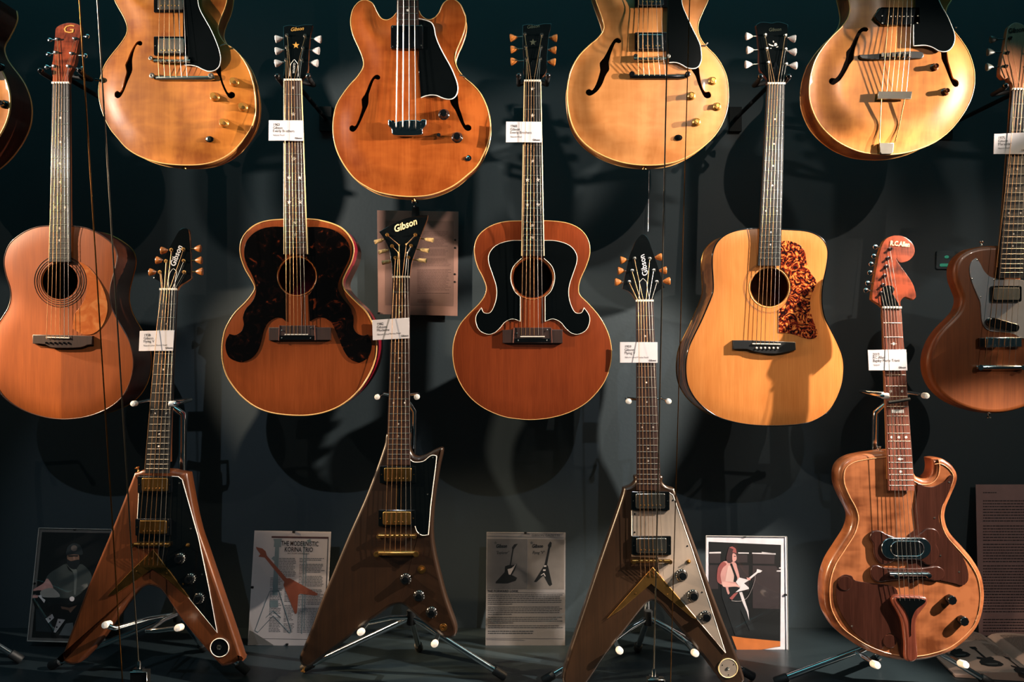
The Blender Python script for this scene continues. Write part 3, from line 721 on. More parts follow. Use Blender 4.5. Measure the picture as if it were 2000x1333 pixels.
g.neck((1762, 1796, -330), (1754, 1806, -60), 110, .006, .02, ROSEW, W_MAHO, None)
pp = tophead(g, 1779, -332)
g.slab('pickguard', smooth(P('T4', '1130,-150c 1240,-150 1290,-40 1330,50 1370,120 1400,190 1425,260 1425,320 1400,370 1360,395 1310,392 1260,365 1200,348 1112,352c 1112,190c 1130,60c'), 4), .024, .003, BLACKLAC, bevel=.0006, seg=2)
g.tube('pickguard_edge', smooth(P('T4', '1240,-150 1290,-40 1330,50 1370,120 1400,190 1425,260 1425,320 1400,370 1360,395 1310,392 1260,365 1200,348 1112,352c 1112,190'), 4, False), .0235, .0014, WHITE)
rg = g.slab('pickup', [(p[0], p[1]) for p in smooth(P('T4', '860,60c 880,58 1150,58 1165,62c 1168,175c 1150,185 900,190 860,178 815,125'), 2)], .024, .012, BLACKP, bevel=.002, seg=3)
for i in range(6): lathe('pole_screw', [(.0019, 0), (.0019, .0006), (.0001, .0009)], g.L(1741+i*8.3, 32, .024), NICKEL, rg, n=8)
for x, y in ((1724, 31), (1724, 45), (1793, 31), (1792, 45)): g.screw(x, y, .024, rg)
b = g.slab('bridge', smooth(P('T4', '700,418c 780,415 870,408 1000,395 1140,392 1190,405 1188,440 1140,447 1000,448 860,455 720,450'), 2), .022, .008, EBONY, bevel=.002, seg=3)
for i in range(6):
    p = g.L(1724+i*10.6, 107, .03); V, Fc = box_m((p.x-.0035, p.y-.001, p.z-.005), (p.x+.0035, p.y+.009, p.z+.005)); mk('saddle', V, Fc, NICKEL, b, smooth=False)
g.strings((1729, 1777, 107), (1722, 1770, 181), pp, hb=.032, ht=.022)
knobrow(g, [(1824, 132), (1845, 180)], 7.5, plain('dark_amber_knob', '#4a2412', .18, coat=.6), 'bonnet')
t = g.slab('tailpiece', P('T4', '845,700 1105,700 1095,758 838,758'), .026, .006, NICKEL, bevel=.001, seg=2, label='silver trapeze tailpiece')
for a, b_ in (((1721, 193), (1717, 290)), ((1767, 193), (1748, 278))):
    g.tube('tailpiece_rod', [a, ((a[0]+b_[0])/2, 240), b_], lambda x, y: lerp(.024, .008, (y-193)/95), .0014, BRASS, parent=t)
g.slab('tailpiece_hinge', P('T4', '855,1095 965,1095 958,1165 945,1180 870,1180 858,1165'), .011, .008, NICKEL, parent=t, bevel=.001, seg=2)
g.strap_pin(1722, 298, -.03, mat=BRASS)
g.screw(1868, 53, -.005, g.o, CHROME, .003)

# ---- deep archtop cut by the left edge of the picture
g = Guitar('archtop_guitar', 'deep-bodied archtop with brown sides, mostly outside the picture, upper left corner', 'guitar', -142, 185, YT, group='guitars hung in the upper row')
OL0 = [(a-1884, b+45, c) for a, b, c in OL4]
fr0 = [(x-1884, y+45) for x, y in fr4]; fl0 = [(x-1884, y+45) for x, y in fl4]
g.hollow(OL0, .095, W_ARCH, W_SIDE, CREAM, .014, .085, (fl0, fr0), CREAM, br=.0026)
g.neck((-122, -88, -285), (-130, -78, -15), 155, .006, .02, ROSEW, W_MAHO, None)
pp = tophead(g, -105, -287)
g.slab('pickguard', smooth([(a-1884, b+45, c) for a, b, c in P('T4', '1130,-150c 1240,-150 1290,-40 1330,50 1370,120 1400,190 1425,260 1425,320 1400,370 1360,395 1310,392 1260,365 1200,348 1112,352c')], 4), .024, .003, BLACKLAC)
b = g.slab('bridge', [(-190, 150), (-88, 146), (-88, 158), (-190, 162)], .022, .008, EBONY, bevel=.002, seg=3)
g.strings((-155, -107, 152), (-162, -114, 226), pp, hb=.028, ht=.022)
g.slab('tailpiece', [(-168, 222), (-102, 222), (-106, 236), (-166, 236)], .026, .005, NICKEL, bevel=.001)
knobrow(g, [(8, 204), (2, 131)], 8, BLACKP, 'bonnet')

# ================================================================== MIDDLE ROW
def rosette(g, cx, cy, rings):
    for r, rr, m in rings:
        g.tube('rosette', circ(cx, cy, r, 48), .0030, rr, m, closed=True, n=6)
def pins(g, xs, y, h, parent, m=BONE):
    for x in xs: lathe('bridge_pin', [(.0022, 0), (.0028, .001), (.0024, .003), (.0001, .0036)], g.L(x, y, h), m, parent, n=10)

# ---- flat-top at left with plain rosewood bridge
YM = 2.0
g = Guitar('acoustic_guitar', 'plain brown acoustic with worn clear pickguard, ringed soundhole and reddish headstock', 'guitar', 118, 600, YM, group='acoustic guitars of the middle row')
OLa = P('M1', '357,124 240,130 170,150 110,185 60,230 32,290 25,350 38,420 60,490 65,550 50,610 20,660 -12,710 -42,770 -62,850 -68,920 -50,1010 0,1110 60,1170 150,1222 250,1255 350,1270 450,1266 550,1245 650,1200 720,1140 765,1060 787,970 785,890 765,810 735,750 700,690 665,620 650,550 655,480 675,400 690,340 690,290 670,240 620,195 550,155 480,133')
hole = circ(117.8, 549.5, 35.5, 40)
g.hollow(OLa, .105, W_SPRUCE1, W_SIDE, plain('dark_binding', '#3a1c10', .35, coat=.3), .003, .05, (hole,), BRASS, br=.002)
rosette(g, 117.8, 549.5, ((38, .001, ROSEW), (42, .0008, BLACKM), (46, .0011, ROSEW), (50.5, .0009, BLACKM)))
g.slab('pickguard', smooth(P('M1', '462,335c 520,365 575,430 615,510 636,590 630,660 600,725 550,765 490,768 430,735c 440,650 470,610 505,545 515,450 500,390'), 4), .0045, .0012, tortoise('worn_celluloid', '#9c5026', '#a65a2c', '#b26c3c', 30, .35, .65, .22), bevel=.0004, seg=1)
g.neck((102, 135, 163.3), (95.5, 137, 512), 662, .009, .011, EBONY, W_MAHO, None, dotm=PEARL)
b = g.slab('bridge', smooth(P('M1', '192,770c 360,772 545,778c 545,830c 515,832 480,846 390,850 300,846 268,828 192,824c'), 2), .012, .009, ROSEW, bevel=.0015, seg=3)
g.slab('saddle', P('M1', '272,782 410,786 410,792 272,788'), .0155, .004, BONE, parent=b)
pins(g, [91+i*8.6 for i in range(6)], 670, .012, b, BLACKP)
g.head(P('H1', '350,225 400,180 480,145 560,130 640,132 720,150 775,182c 778,300 757,420 722,560 692,760 655,880 600,980 575,1060 572,1165c 288,1165c 290,1060 270,980 275,880 298,750 312,600 328,450 338,300'), 15, .015, W_RCH, W_MAHO, veneer=True)
g.tuners([((112, 77), (98, 78)), ((109, 103), (95, 106)), ((106, 130), (92, 131)), ((146, 76), (170, 71)), ((140, 105), (166, 109)), ((134, 130), (160, 134))], 'kidney', CHROME, CHROME, size=.7)
g.strings((91, 134, 662), None, [(106, 130), (109, 103), (112, 77), (146, 76), (140, 105), (134, 130)], hb=.0155)
g.text('headstock_letter', 'G', 134.5, 57.5, 26, lambda x, y: g.headh(x, y)+.0006, GOLDP, sx=1.25)

# ---- jumbo with full tortoise guard
STARS = [(1, '1'), (3, '1'), (5, '1'), (7, '1'), (9, '2'), (12, '2'), (15, '1'), (17, '1')]
g = Guitar('acoustic_guitar', 'jumbo acoustic whose upper body is covered by dark tortoiseshell guards, red side showing, star inlays', 'guitar', 585, 600, YM, group='acoustic guitars of the middle row')
OLb = P('M2', '537,84 470,88 380,95 310,115 260,150 225,195 210,250 215,310 240,380 275,440 297,490 280,530 240,580 180,640 140,700 115,760 103,840 105,920 125,1000 165,1070 220,1135 290,1190 370,1225 460,1242 560,1248 640,1243 720,1225 800,1190 880,1130 940,1060 985,980 1010,900 1015,820 1005,750 985,690 950,630 900,580 850,530 820,490 815,450 835,400 865,340 880,280 875,230 850,180 810,140 760,115 700,98 640,88')
g.hollow(OLb, .105, W_SPRUCE2, W_RED, CREAM, .003, .05, (circ(580, 540, 36.5, 40),), None, br=.0022)
rosette(g, 580, 540, ((38.5, .0012, AMBER),))
g.slab('pickguard', smooth(P('M2', '470,132c 400,130 330,145 275,180 240,230 232,290 245,350 280,420 300,480 300,530 275,580 240,620 225,670 230,710 215,750 180,772 145,765c 126,800 122,850 140,900 180,925 230,928 280,905 315,860 335,800 350,740 375,695 420,668 455,672 478,690c 478,527c 445,490 425,430 435,370 470,320c'), 4), .0055, .0024, TORT, bevel=.0007, seg=2)
g.slab('pickguard', smooth(P('M2', '605,132c 680,132 750,145 810,180 850,230 860,290 845,340 815,400 790,460 790,510 820,560 860,610 880,670 880,730 905,765 940,775 965,768c 985,810 985,860 965,905 930,930 890,930 850,905 820,860 795,800 770,740 745,695 700,668 660,668 620,690c 612,540c 645,490 665,430 655,370 607,318c'), 4), .0055, .0024, TORT, bevel=.0007, seg=2)
g.neck((555, 588.5, 157.5), (555, 600, 496.7), 647, .009, .011, ROSEW, W_MAHO, IVORY, inlay=STARS, dots='star', dotm=PEARL)
b = g.slab('bridge', P('M2', '378,727 437,727 442,716 650,716 655,727 745,727 745,802 378,804'), .011, .008, ROSEW, bevel=.0012, seg=2)
g.slab('bridge_plate', P('M2', '440,774 650,776 650,800 440,800'), .0125, .003, BLACKP, parent=b, bevel=.0005, seg=1)
for x, y in ((455, 745), (628, 730), (455, 790), (625, 791)): g.screw(400+x/3.03, 400+y/3.03, .0126, b)
g.slab('saddle', P('M2', '472,766 610,766 610,772 472,772'), .0145, .004, BONE, parent=b)
g.tube('bridge_edge', P('M2', '442,714 438,806'), .0115, .0012, REDFB, parent=b); g.tube('bridge_edge', P('M2', '651,714 653,802'), .0115, .0012, REDFB, parent=b)
HB = '300,190c 420,168 540,186 660,162 798,160c 785,230 765,320 745,500 728,740 722,930 690,1030 640,1080 612,1135c 312,1135c 300,1080 300,1030 312,950 318,750 306,550 298,350'
g.head(P('H2', HB), 15, .015, BLACKLAC, W_MAHO)
g.tuners([((561, 69.5), (545.5, 75.6)), ((560.5, 93), (545.5, 99)), ((559, 117.7), (545, 123)), ((596, 70.5), (620, 76.5)), ((592, 94), (616.5, 99)), ((589.5, 117), (613.5, 123))], 'tulip', GREYB, NICKEL)
g.strings((559.5, 597, 655), None, [(559, 117.7), (560.5, 93), (561, 69.5), (596, 70.5), (592, 94), (589.5, 117)], hb=.0145, card=(234, 275, .022))
g.text('headstock_logo', 'Gibson', 580, 57, 11.5, lambda x, y: g.headh(x, y)+.0005, GOLDP, rot=7, shear=.35, sx=.8, bold=.01)
g.slab('headstock_star', star(578, 88.5, 7), lambda x, y: g.headh(x, y)+.0004, .001, GOLDP)
tc = g.slab('truss_rod_cover', smooth(P('H2', '405,1060c 412,940 425,850 460,800 487,768 515,800 550,850 555,960 560,1062c'), 3), lambda x, y: g.headh(x, y)+.002, .002, BLACKP, bevel=.0004, seg=1)
g.tube('cover_edge', smooth(P('H2', '405,1060 412,940 425,850 460,800 487,768 515,800 550,850 555,960 560,1062'), 3, False), lambda x, y: g.headh(x, y)+.002, .0007, WHITE, parent=tc)
g.text('cover_lettering', 'CUSTOM', 574, 133, 5.5, lambda x, y: g.headh(x, y)+.0024, WHITE, parent=tc, rot=-90)

# ---- jumbo with black moustache guard
g = Guitar('acoustic_guitar', 'jumbo acoustic with black white-edged moustache guard around the soundhole, russet top', 'guitar', 1040, 600, YM, group='acoustic guitars of the middle row')
OLc = P('M3', '727,96 665,97 580,100 510,115 450,145 405,190 385,250 388,310 405,370 435,430 455,490 445,540 410,590 350,650 300,710 270,780 257,850 260,930 280,1010 320,1090 380,1160 460,1215 560,1255 660,1270 740,1272 830,1262 930,1235 1020,1190 1090,1130 1150,1050 1185,960 1195,880 1185,800 1160,730 1120,660 1060,590 1010,540 998,500 1010,440 1045,360 1065,290 1062,230 1040,180 1000,140 940,112 870,100 800,96')
g.hollow(OLc, .105, W_SPRUCE3, W_SIDE, CREAM, .003, .05, (circ(1040, 544, 38, 40),), None, br=.0014)
rosette(g, 1040, 544, ((41, .0012, AMBER),))
GL = '662,212c 600,214 540,228 495,255 468,300 470,350 490,410 512,480 515,540 500,600 475,640 440,640 425,610c 395,655 393,700 415,745 460,768 500,760 535,730 565,695 610,677 655,692c 655,545c 620,510 598,440 612,370 662,318c'
GE = '662,212 600,214 540,228 495,255 468,300 470,350 490,410 512,480 515,540 500,600 475,640 440,640 425,610c 395,655 393,700 415,745 460,768 500,760 535,730 565,695 610,677 655,692c 655,545c 620,510 598,440 612,370 662,318'
for mi in (None, 1457):
    pg = g.slab('pickguard', smooth(P('M3', GL, mirror=mi), 4), .0055, .0024, BLACKLAC, bevel=.0006, seg=2)
    g.tube('pickguard_edge', smooth(P('M3', GE, mirror=mi), 4, False), .0052, .0009, BONE, parent=pg)
g.neck((1024.2, 1056, 159.5), (1018.8, 1062.4, 500), 655, .009, .011, EBONY, W_MAHO, IVORY, inlay=STARS, dots='star', dotm=PEARL)
b = g.slab('bridge', P('M3', '550,742 612,740 618,728 838,728 845,740 905,740 905,820 550,820'), .011, .008, ROSEW, bevel=.0012, seg=2)
g.slab('bridge_plate', P('M3', '622,792 832,792 832,816 622,816'), .0125, .003, BLACKP, parent=b, bevel=.0005, seg=1)
for x, y in ((635, 762), (815, 742), (642, 804), (812, 804)): g.screw(800+x/3.03, 400+y/3.03, .0126, b)
g.slab('saddle', P('M3', '655,778 800,778 800,784 655,784'), .0145, .004, BONE, parent=b)
g.tube('bridge_edge', P('M3', '618,730 613,818'), .0115, .0012, REDFB, parent=b); g.tube('bridge_edge', P('M3', '838,730 842,818'), .0115, .0012, REDFB, parent=b)
g.head([(p[0]+467, p[1]-2, p[2]) for p in P('H2', HB.replace('300,1080 300,1030', '316,1080 318,1030'))], 15, .015, BLACKLAC, W_MAHO)
g.tuners([((1025, 67), (1004, 73.5)), ((1027, 92), (1005.5, 96.5)), ((1028.5, 115.5), (1005.5, 120)), ((1058, 68.5), (1080.5, 74)), ((1056.5, 92.5), (1078.5, 97.5)), ((1055, 115), (1077, 121))], 'tulip', AMBER, NICKEL)
g.strings((1018, 1060, 655), None, [(1028.5, 115.5), (1027, 92), (1025, 67), (1058, 68.5), (1056.5, 92.5), (1055, 115)], hb=.0145, card=(237, 278, .022))
g.text('headstock_logo', 'Gibson', 1041, 52, 11, lambda x, y: g.headh(x, y)+.0005, plain('dull_gold', '#5a5442', .4, metal=.6), rot=8, shear=.35, sx=.8)
g.slab('headstock_star', star(1041, 82.5, 7), lambda x, y: g.headh(x, y)+.0004, .001, MATS['dull_gold'])
g.slab('truss_rod_cover', smooth(P('H3', '575,1060c 580,940 590,850 620,780 650,780 680,850 700,960 720,1062c'), 3), lambda x, y: g.headh(x, y)+.002, .002, BLACKP, bevel=.0004, seg=1)

# ---- square-shoulder dreadnought with red tortoise guard
g = Guitar('acoustic_guitar', 'golden square-shouldered acoustic with flame-red tortoiseshell pickguard and black bridge', 'guitar', 1490, 620, YM, group='acoustic guitars of the middle row')
OLd = P('M4', '917,143 855,141 780,145 710,158 650,185 605,230 583,290 580,360 585,440 585,510 570,560 545,620 510,700 470,780 440,850 425,930 425,1010 440,1080 480,1150 540,1210 620,1260 720,1290 820,1305 920,1310 1010,1308 1100,1300 1180,1280 1260,1230 1310,1160 1345,1070 1357,980 1350,900 1320,820 1280,740 1245,670 1230,600 1228,530 1235,460 1250,390 1262,310 1260,260 1240,215 1200,180 1140,158 1060,150 990,147')
g.hollow(OLd, .12, W_SPRUCE4, W_MAPSIDE, BLACKP, .003, .05, (circ(1502.6, 561.7, 37.5, 40),), BRASS, br=.002)
rosette(g, 1502.6, 561.7, ((39.5, .0010, CREAM), (49, .0004, ROSEW), (51, .0003, ROSEW)))
g.slab('pickguard', smooth(P('M4', '985,220c 1020,213 1070,225 1110,250 1130,290 1140,350 1160,400 1195,452 1182,500 1162,550 1160,610 1175,680 1195,730 1203,770 1185,790 1150,795 1110,785 1050,765 970,757c 970,622c 1010,592 1035,540 1045,480 1030,420 985,380c'), 4), .0045, .0016, TORTL, bevel=.0004, seg=1)
g.neck((1499.5, 1533, 164.5), (1480.5, 1525, 519.5), 675, .010, .012, EBONY, W_MAPNECK, None, dotm=WHITE, dsz=1.7)
b = g.slab('bridge', smooth(P('M4', '702,803c 815,803c 1072,813c 1075,860c 1010,876 950,884 870,880 815,868 785,857 702,857c'), 2), .012, .009, EBONY, bevel=.0015, seg=3)
g.slab('saddle', P('M4', '818,820 985,823 985,829 818,826'), .0155, .004, BONE, parent=b)
pins(g, [1477.5+i*8.2 for i in range(6)], 680, .012, b, BONE)
g.head(P('H4', '330,160c 400,122 490,118 600,132 700,112 800,130 880,160c 872,400 862,700 858,930 838,1060 832,1185c 520,1185c 520,1100 450,1010 388,900 385,650 362,400'), 15, .016, BLACKLAC, REDFB)
g.tuners([((1494, 69), (1464, 71)), ((1497, 96), (1466, 98)), ((1500, 123), (1463, 126)), ((1533.5, 70), (1546, 75)), ((1534, 97), (1547, 101)), ((1535, 126), (1548.5, 128))], 'tulip', GREYB, NICKEL)
g.strings((1477, 1519.5, 672.5), None, [(1500, 123), (1497, 96), (1494, 69), (1533.5, 70), (1534, 97), (1535, 126)], hb=.0155)
g.text('headstock_logo', 'Gibson', 1513, 58, 11, lambda x, y: g.headh(x, y)+.0005, MATS['dull_gold'], rot=4, shear=.35, sx=.8)
for q in ('540,490 625,520 630,540 560,520', '620,435 640,450 635,480 620,465', '640,530 650,480 680,480 695,515 670,530', '675,545 715,535 705,555 680,560', '560,570 600,565 590,580'):
    g.slab('headstock_inlay', P('H4', q), lambda x, y: g.headh(x, y)+.0004, .001, PEARL)
g.slab('truss_rod_cover', smooth(P('H4', '610,1140c 620,980 640,850 665,810 690,850 720,980 735,1140c'), 3), lambda x, y: g.headh(x, y)+.002, .002, BLACKP, bevel=.0004, seg=1)

# ---- solid electric at the right edge
g = Guitar('electric_guitar', 'brown single-cutaway electric with grey-white pickguard, cut by the right edge of the picture', 'guitar', 1960, 620, YM)
OLe = P('M5', '1130,236 1060,240 1000,242 940,250 880,270 830,310 803,370 805,440 830,510 845,560 830,620 790,670 730,730 680,800 650,880 643,950 655,1020 690,1090 750,1150 830,1195 920,1225 1010,1238 1110,1232 1212,1205 1300,1170 1390,1100 1450,1000 1465,900 1440,800 1385,720 1335,650 1312,590 1330,530 1360,480 1372,430 1345,395c 1290,445 1240,468 1203,440c 1200,300')
g.solid(OLe, .04, W_MARA, .012, seg=5)
pg = g.slab('pickguard', smooth(P('M5', '930,315c 905,335 892,370 895,420 910,470 935,530 955,580 960,640 965,690 985,730 1020,750 1080,755 1150,765 1200,790 1260,790 1300,740 1305,600 1280,500 1230,470 1200,445 1060,440c 1010,425 975,390 955,350'), 3), .003, .0035, plain('grey_white_plastic', '#97979b', .16, coat=.6, var=.05), bevel=.0006, seg=2)
for x, y in ((935, 328), (1035, 445), (955, 547), (1012, 738), (905, 440)): g.screw(1600+x/3.03, 400+y/3.03, .003, pg)
g.neck((1977, 2014, 175.5), (1950, 1999, 543.5), 672, .008, .012, EBONY, W_MAPNECK, None, dotm=WHITE, dsz=1.8)
r = g.slab('pickup', rrect(1937, 558.5, 1996, 590, 4), .011, .01, BLACKP, bevel=.0015, seg=2)
g.slab('pickup_cover', rrect(1941, 562, 1992, 586.5, 4), .0125, .004, plain('grey_resin', '#50524f', .35), parent=r, bevel=.001, seg=2)
g.slab('pickup', smooth(P('M5', '1000,680 1030,668 1080,680 1140,697 1180,710 1188,730 1175,752 1140,755 1080,740 1020,725 997,705'), 3), .013, .012, BLACKP, bevel=.003, seg=3)
br = g.slab('bridge', P('M5', '985,785 1200,785 1200,842 985,846'), .014, .01, CHROME, bevel=.002, seg=3)
g.slab('bridge', P('M5', '950,790 990,786 990,845 950,843'), .011, .008, BLACKP, bevel=.002, seg=3)
for i in range(6): g.slab('saddle', rrect(1927+i*10.5, 661, 1935+i*10.5, 675, 1), .017, .004, CHROME, parent=br, bevel=.0006, seg=1)
g.stopbar(1907, 1996, 718, .014, CHROME)
g.head(P('H5', '600,260 630,190 690,140 760,120 850,145 920,200 960,270 1000,500 1040,700 1070,880 1080,1010 1060,1070 1000,1110 960,1200 950,1300c 700,1300c 690,1200 640,1150 600,1095 540,1108 482,1055 465,1005 480,880 512,700 560,500'), 12, .015, W_MARH, W_MARH, veneer=False)
g.tuners([((1972, 75), (1942, 77)), ((1967, 104), (1936, 102)), ((1964, 130), (1934, 131)), ((2008, 75), (2035, 77)), ((2012, 104), (2040, 102)), ((2014, 130), (2042, 131))], 'tulip', plain('smoke_button', '#3c3f38', .4, coat=.2), BLACKP)
g.strings((1927+2, 1985, 668), (1922, 1982, 716), [(1964, 130), (1967, 104), (1972, 75), (2008, 75), (2012, 104), (2014, 130)], hb=.0185, ht=.015, card=(261, 302, .022))
g.text('headstock_logo', 'Gibson', 1984, 59, 14, lambda x, y: g.headh(x, y)+.0008, BLACKP, rot=8, shear=.35, sx=.8, bold=.02)
g.strap_pin(1917, 480, -.02, (0, 0, 1), NICKEL); g.strap_pin(1931, 808.5, -.02, (0, 0, -1), NICKEL)

# ================================================================== LOWER ROW
YL = 1.965
PITCH = 4.0
def number_knobs(g, lst, r):
    for px, py in lst:
        k = g.knob(px, py, r, .003, BLACKP, 'hat', capm=BLACKP)
        for i in range(11):
            a = math.radians(130+28*i); q = r*.93
            g.slab('knob_mark', circ(px+q*math.cos(a), py+q*math.sin(a), .9, 6), .0074, .0006, WHITE, parent=k)
def solidbody(g, ol, mat, edge, thick=.038, bevel=.006, n=5):
    return g.solid(ol, thick, mat, bevel, n, 4)

# ---- V shape, left
g = Guitar('electric_guitar', 'brown V-shaped guitar, black pickguard, in front of the framed seated-man photo', 'guitar', 298, 1060, YL, PITCH, group='angular guitars on the lower stands')
OLv1 = P('B1', '833,112 800,122 770,130c 640,455 500,790 355,1180 350,1200 362,1218 400,1235 440,1232 475,1205 560,1110 650,985 720,885 780,815 820,790 850,782 885,788 925,810 975,880 1060,1000 1160,1120 1258,1232 1290,1245 1340,1230 1372,1200 1378,1170 1200,640 1128,420 1072,130c 1010,120 972,112')
g.solid(OLv1, .038, W_KORINA, .008)
pg = g.slab('pickguard', P('B1', '798,143 1025,152 1047,170 1140,500 1200,790 1248,1048 1110,880 920,640 905,560 785,560 790,400'), .0028, .0034, BLACKLAC, bevel=.0006, seg=2)
g.tube('pickguard_edge', P('B1', '985,150 1025,152 1047,170 1140,500 1200,790 1248,1048 1110,880 1060,815'), .0022, .0011, WHITE, parent=pg)
g.tube('pickguard_edge', P('B1', '798,248 790,392'), .0022, .0011, WHITE, parent=pg)
for x, y in ((1095, 452), (1160, 715), (1052, 772), (1030, 190)): g.screw(x/2.942, 880+y/2.942, .0028, pg)
g.neck((312.4, 345, 566.5), (283, 330, 925), 1064, .009, .011, EBONY, W_MAHO, None, dotm=PEARL, dsz=1.8)
g.humbucker((268.5, 931, 335, 963.5), .0125, BRASS); g.humbucker((264, 1014, 333, 1047), .0125, BRASS)
g.tunematic(263, 331, 1064, .014, BRASS)
t = g.slab('tailpiece', P('B1', '880,570 1088,850 1060,832 950,735 872,684 800,735 665,828 615,838 740,705'), .006, .004, BRASS, bevel=.0012, seg=2, label='gold V-shaped string plate')
for x, y in ((872, 622), (783, 697), (955, 708), (1052, 770)): g.screw(x/2.942, 880+y/2.942, .006, t, BRASS)
number_knobs(g, [(352, 1091.5), (372, 1131), (389, 1169.5)], 9.5)
lathe('toggle_switch', [(.0055, 0), (.0055, .002), (.0025, .003), (.0022, .010), (.0001, .011)], g.L(367, 1065.5, .003), BRASS, g.o, n=14)
j = g.slab('jack_plate', circ(429, 1266, 18, 36), .003, .003, BLACKP, bevel=.0005, seg=1)
g.tube('jack_plate_rim', circ(429, 1266, 18, 36), .003, .0012, WHITE, parent=j, closed=True)
lathe('jack_socket', [(.007, 0), (.007, .002), (.004, .003), (.0035, .001), (.0001, .001)], g.L(428, 1265, .003), NICKEL, j, n=6)
VL = [(3, None)]
HV1 = '800,138 750,152 690,212 600,372 420,700 330,860 262,1012c 330,1045 385,1090 398,1140 378,1198c 668,1215c 690,1170 740,1120 820,1075 918,1008c 905,700 890,400 872,190 845,150'
g.head(P('H6', HV1), 14, .015, BLACKLAC, W_EDGE)
g.tuners([((335, 488.5), (322, 489.6)), ((324.5, 510.5), (312.5, 509)), ((312.5, 532), (299.5, 532)), ((358.5, 487.5), (385, 486)), ((359, 510), (387, 509)), ((360, 532), (388.5, 531))], 'tulip', AMBER, GOLD)
g.strings((270, 321, 1064), (272, 316, 1105), [(312.5, 532), (324.5, 510.5), (335, 488.5), (358.5, 487.5), (359, 510), (360, 532)], hb=.018, ht=.007, card=(646, 686, .021))
g.text('headstock_logo', 'Gibson', 344.5, 501, 17, lambda x, y: g.headh(x, y)+.0022, SILVP, rot=78, shear=.3, sx=.92, bold=.02, depth=.001)
tc = g.slab('truss_rod_cover', smooth(P('H6', '530,1190c 535,1060 545,930 580,870 620,850 660,900 650,1000 635,1180c'), 3), lambda x, y: g.headh(x, y)+.0018, .0018, BLACKP, bevel=.0004, seg=1)
g.tube('cover_edge', smooth(P('H6', '535,1190 520,1060 545,930 590,860 620,850 668,910 645,1020 632,1185'), 3, False), lambda x, y: g.headh(x, y)+.0018, .0006, WHITE, parent=tc)
g.strap_pin(271, 921, -.01, (-.5, 0, 1))

# ---- asymmetric wedge shape
g = Guitar('electric_guitar', 'very dark brown wedge-shaped guitar with gold bar tailpiece, black forked headstock before a brown document', 'guitar', 760, 1080, YL, PITCH, group='angular guitars on the lower stands')
OLm = P('B2', '866,-40 845,30 795,175 735,330 660,498 600,640 550,760 500,880') + P('B7', '160,300 110,420 86,480 90,520 112,548 150,556 210,520 330,430 420,360 480,300 560,245 640,190 710,140 770,120 820,125 870,165 960,245 1050,315 1100,348 1150,352 1182,325 1186,285 1175,240') + P('B2', '1210,930 1180,840 1140,680 1118,560 1115,450 1128,300 1152,150 1170,65 1163,42 1130,50 1060,85 1022,90 998,72 985,25 982,-40')
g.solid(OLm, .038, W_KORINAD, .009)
pg = g.slab('pickguard', smooth(P('B2', '990,108c 1012,122 1060,118 1100,88 1128,86 1134,105 1120,220 1102,370 1090,522c 1055,525 1028,505 1016,470c 1012,390c 912,390c 915,245c 990,235c'), 3), .0028, .0034, BLACKLAC, bevel=.0006, seg=2)
g.tube('pickguard_edge', smooth(P('B2', '990,108 1012,122 1060,118 1100,88 1128,86 1134,105 1120,220 1102,370 1090,522c 1055,525 1028,505 1016,475'), 3, False), .0024, .0012, WHITE, parent=pg)
g.tube('pickguard_edge', P('B2', '916,250 912,385'), .0024, .0011, BRASS, parent=pg)
for x, y in ((1114, 97), (1085, 300), (1040, 518)): g.screw(450+x/2.818, 860+y/2.818, .0028, pg)
g.neck((766.5, 800, 542.5), (754.5, 800.5, 908.6), 1047, .009, .011, ROSEW, W_MAPNECK, None, dotm=PEARL, dsz=1.8)
g.humbucker((741.5, 911, 812, 944.5), .0125, BRASS, BLACKLAC); g.humbucker((739, 997, 811, 1029), .0125, GOLD, BLACKLAC)
g.tunematic(740, 811, 1047, .014, GOLD); g.stopbar(735, 816, 1081, .015, GOLD)
number_knobs(g, [(792.5, 1132), (818.5, 1165), (843, 1197)], 10)
sw = lathe('toggle_switch', [(.011, 0), (.011, .0008), (.0055, .001), (.0055, .003), (.0025, .0035), (.0022, .010), (.0035, .014), (.0001, .015)], g.L(823.5, 1113, 0), GOLD, g.o, n=20)
lathe('output_jack', [(.010, 0), (.0095, .0015), (.0055, .002), (.0055, .004), (.0035, .004), (.0035, .001), (.0001, .001)], g.L(866, 1226, 0), GOLD, g.o, n=20)
g.strap_pin(594, 1304, -.01, (-.2, -.3, -1))
g.head(P('H7', '238,495c 330,440 420,388 600,305 740,265 870,243 985,240c 965,320 905,470 830,690 775,850 738,960 716,1080 705,1182c 443,1182c 438,1080 428,980 395,780 340,640 275,545'), 12, .015, BLACKLAC, W_EDGE)
g.tuners([((756.5, 459), (740, 471)), ((766, 481), (748, 491)), ((772.5, 504), (755, 512)), ((811.5, 459), (838, 468.5)), ((803, 480.5), (829, 489)), ((798, 503.5), (824, 509)),], 'barrel', CREAMB, GOLD, size=.9)
for x, y in ((545, 695), (655, 685), (535, 815), (670, 815)):
    lathe('string_guide', [(.0028, 0), (.0028, .001), (.0012, .0014), (.0001, .0004)], g.L(710+x/7.84, 390+y/7.84, g.headh(0, 390+y/7.84)), GOLD, g.o, n=12)
ey = [None, (778.2, 494), (779.5, 478.6), (793.5, 477.4), (795.5, 494), None]
g.strings((752.5, 803, 1047), (751, 803, 1079), [(772.5, 504), (766, 481), (756.5, 459), (811.5, 459), (803, 480.5), (798, 503.5)], hb=.018, ht=.016, card=(621, 664, .021), eyelets=ey)
g.text('headstock_logo', 'Gibson', 791, 441, 21, lambda x, y: g.headh(x, y)+.001, IVORY, rot=22, shear=.3, sx=.82, bold=.02, depth=.001)
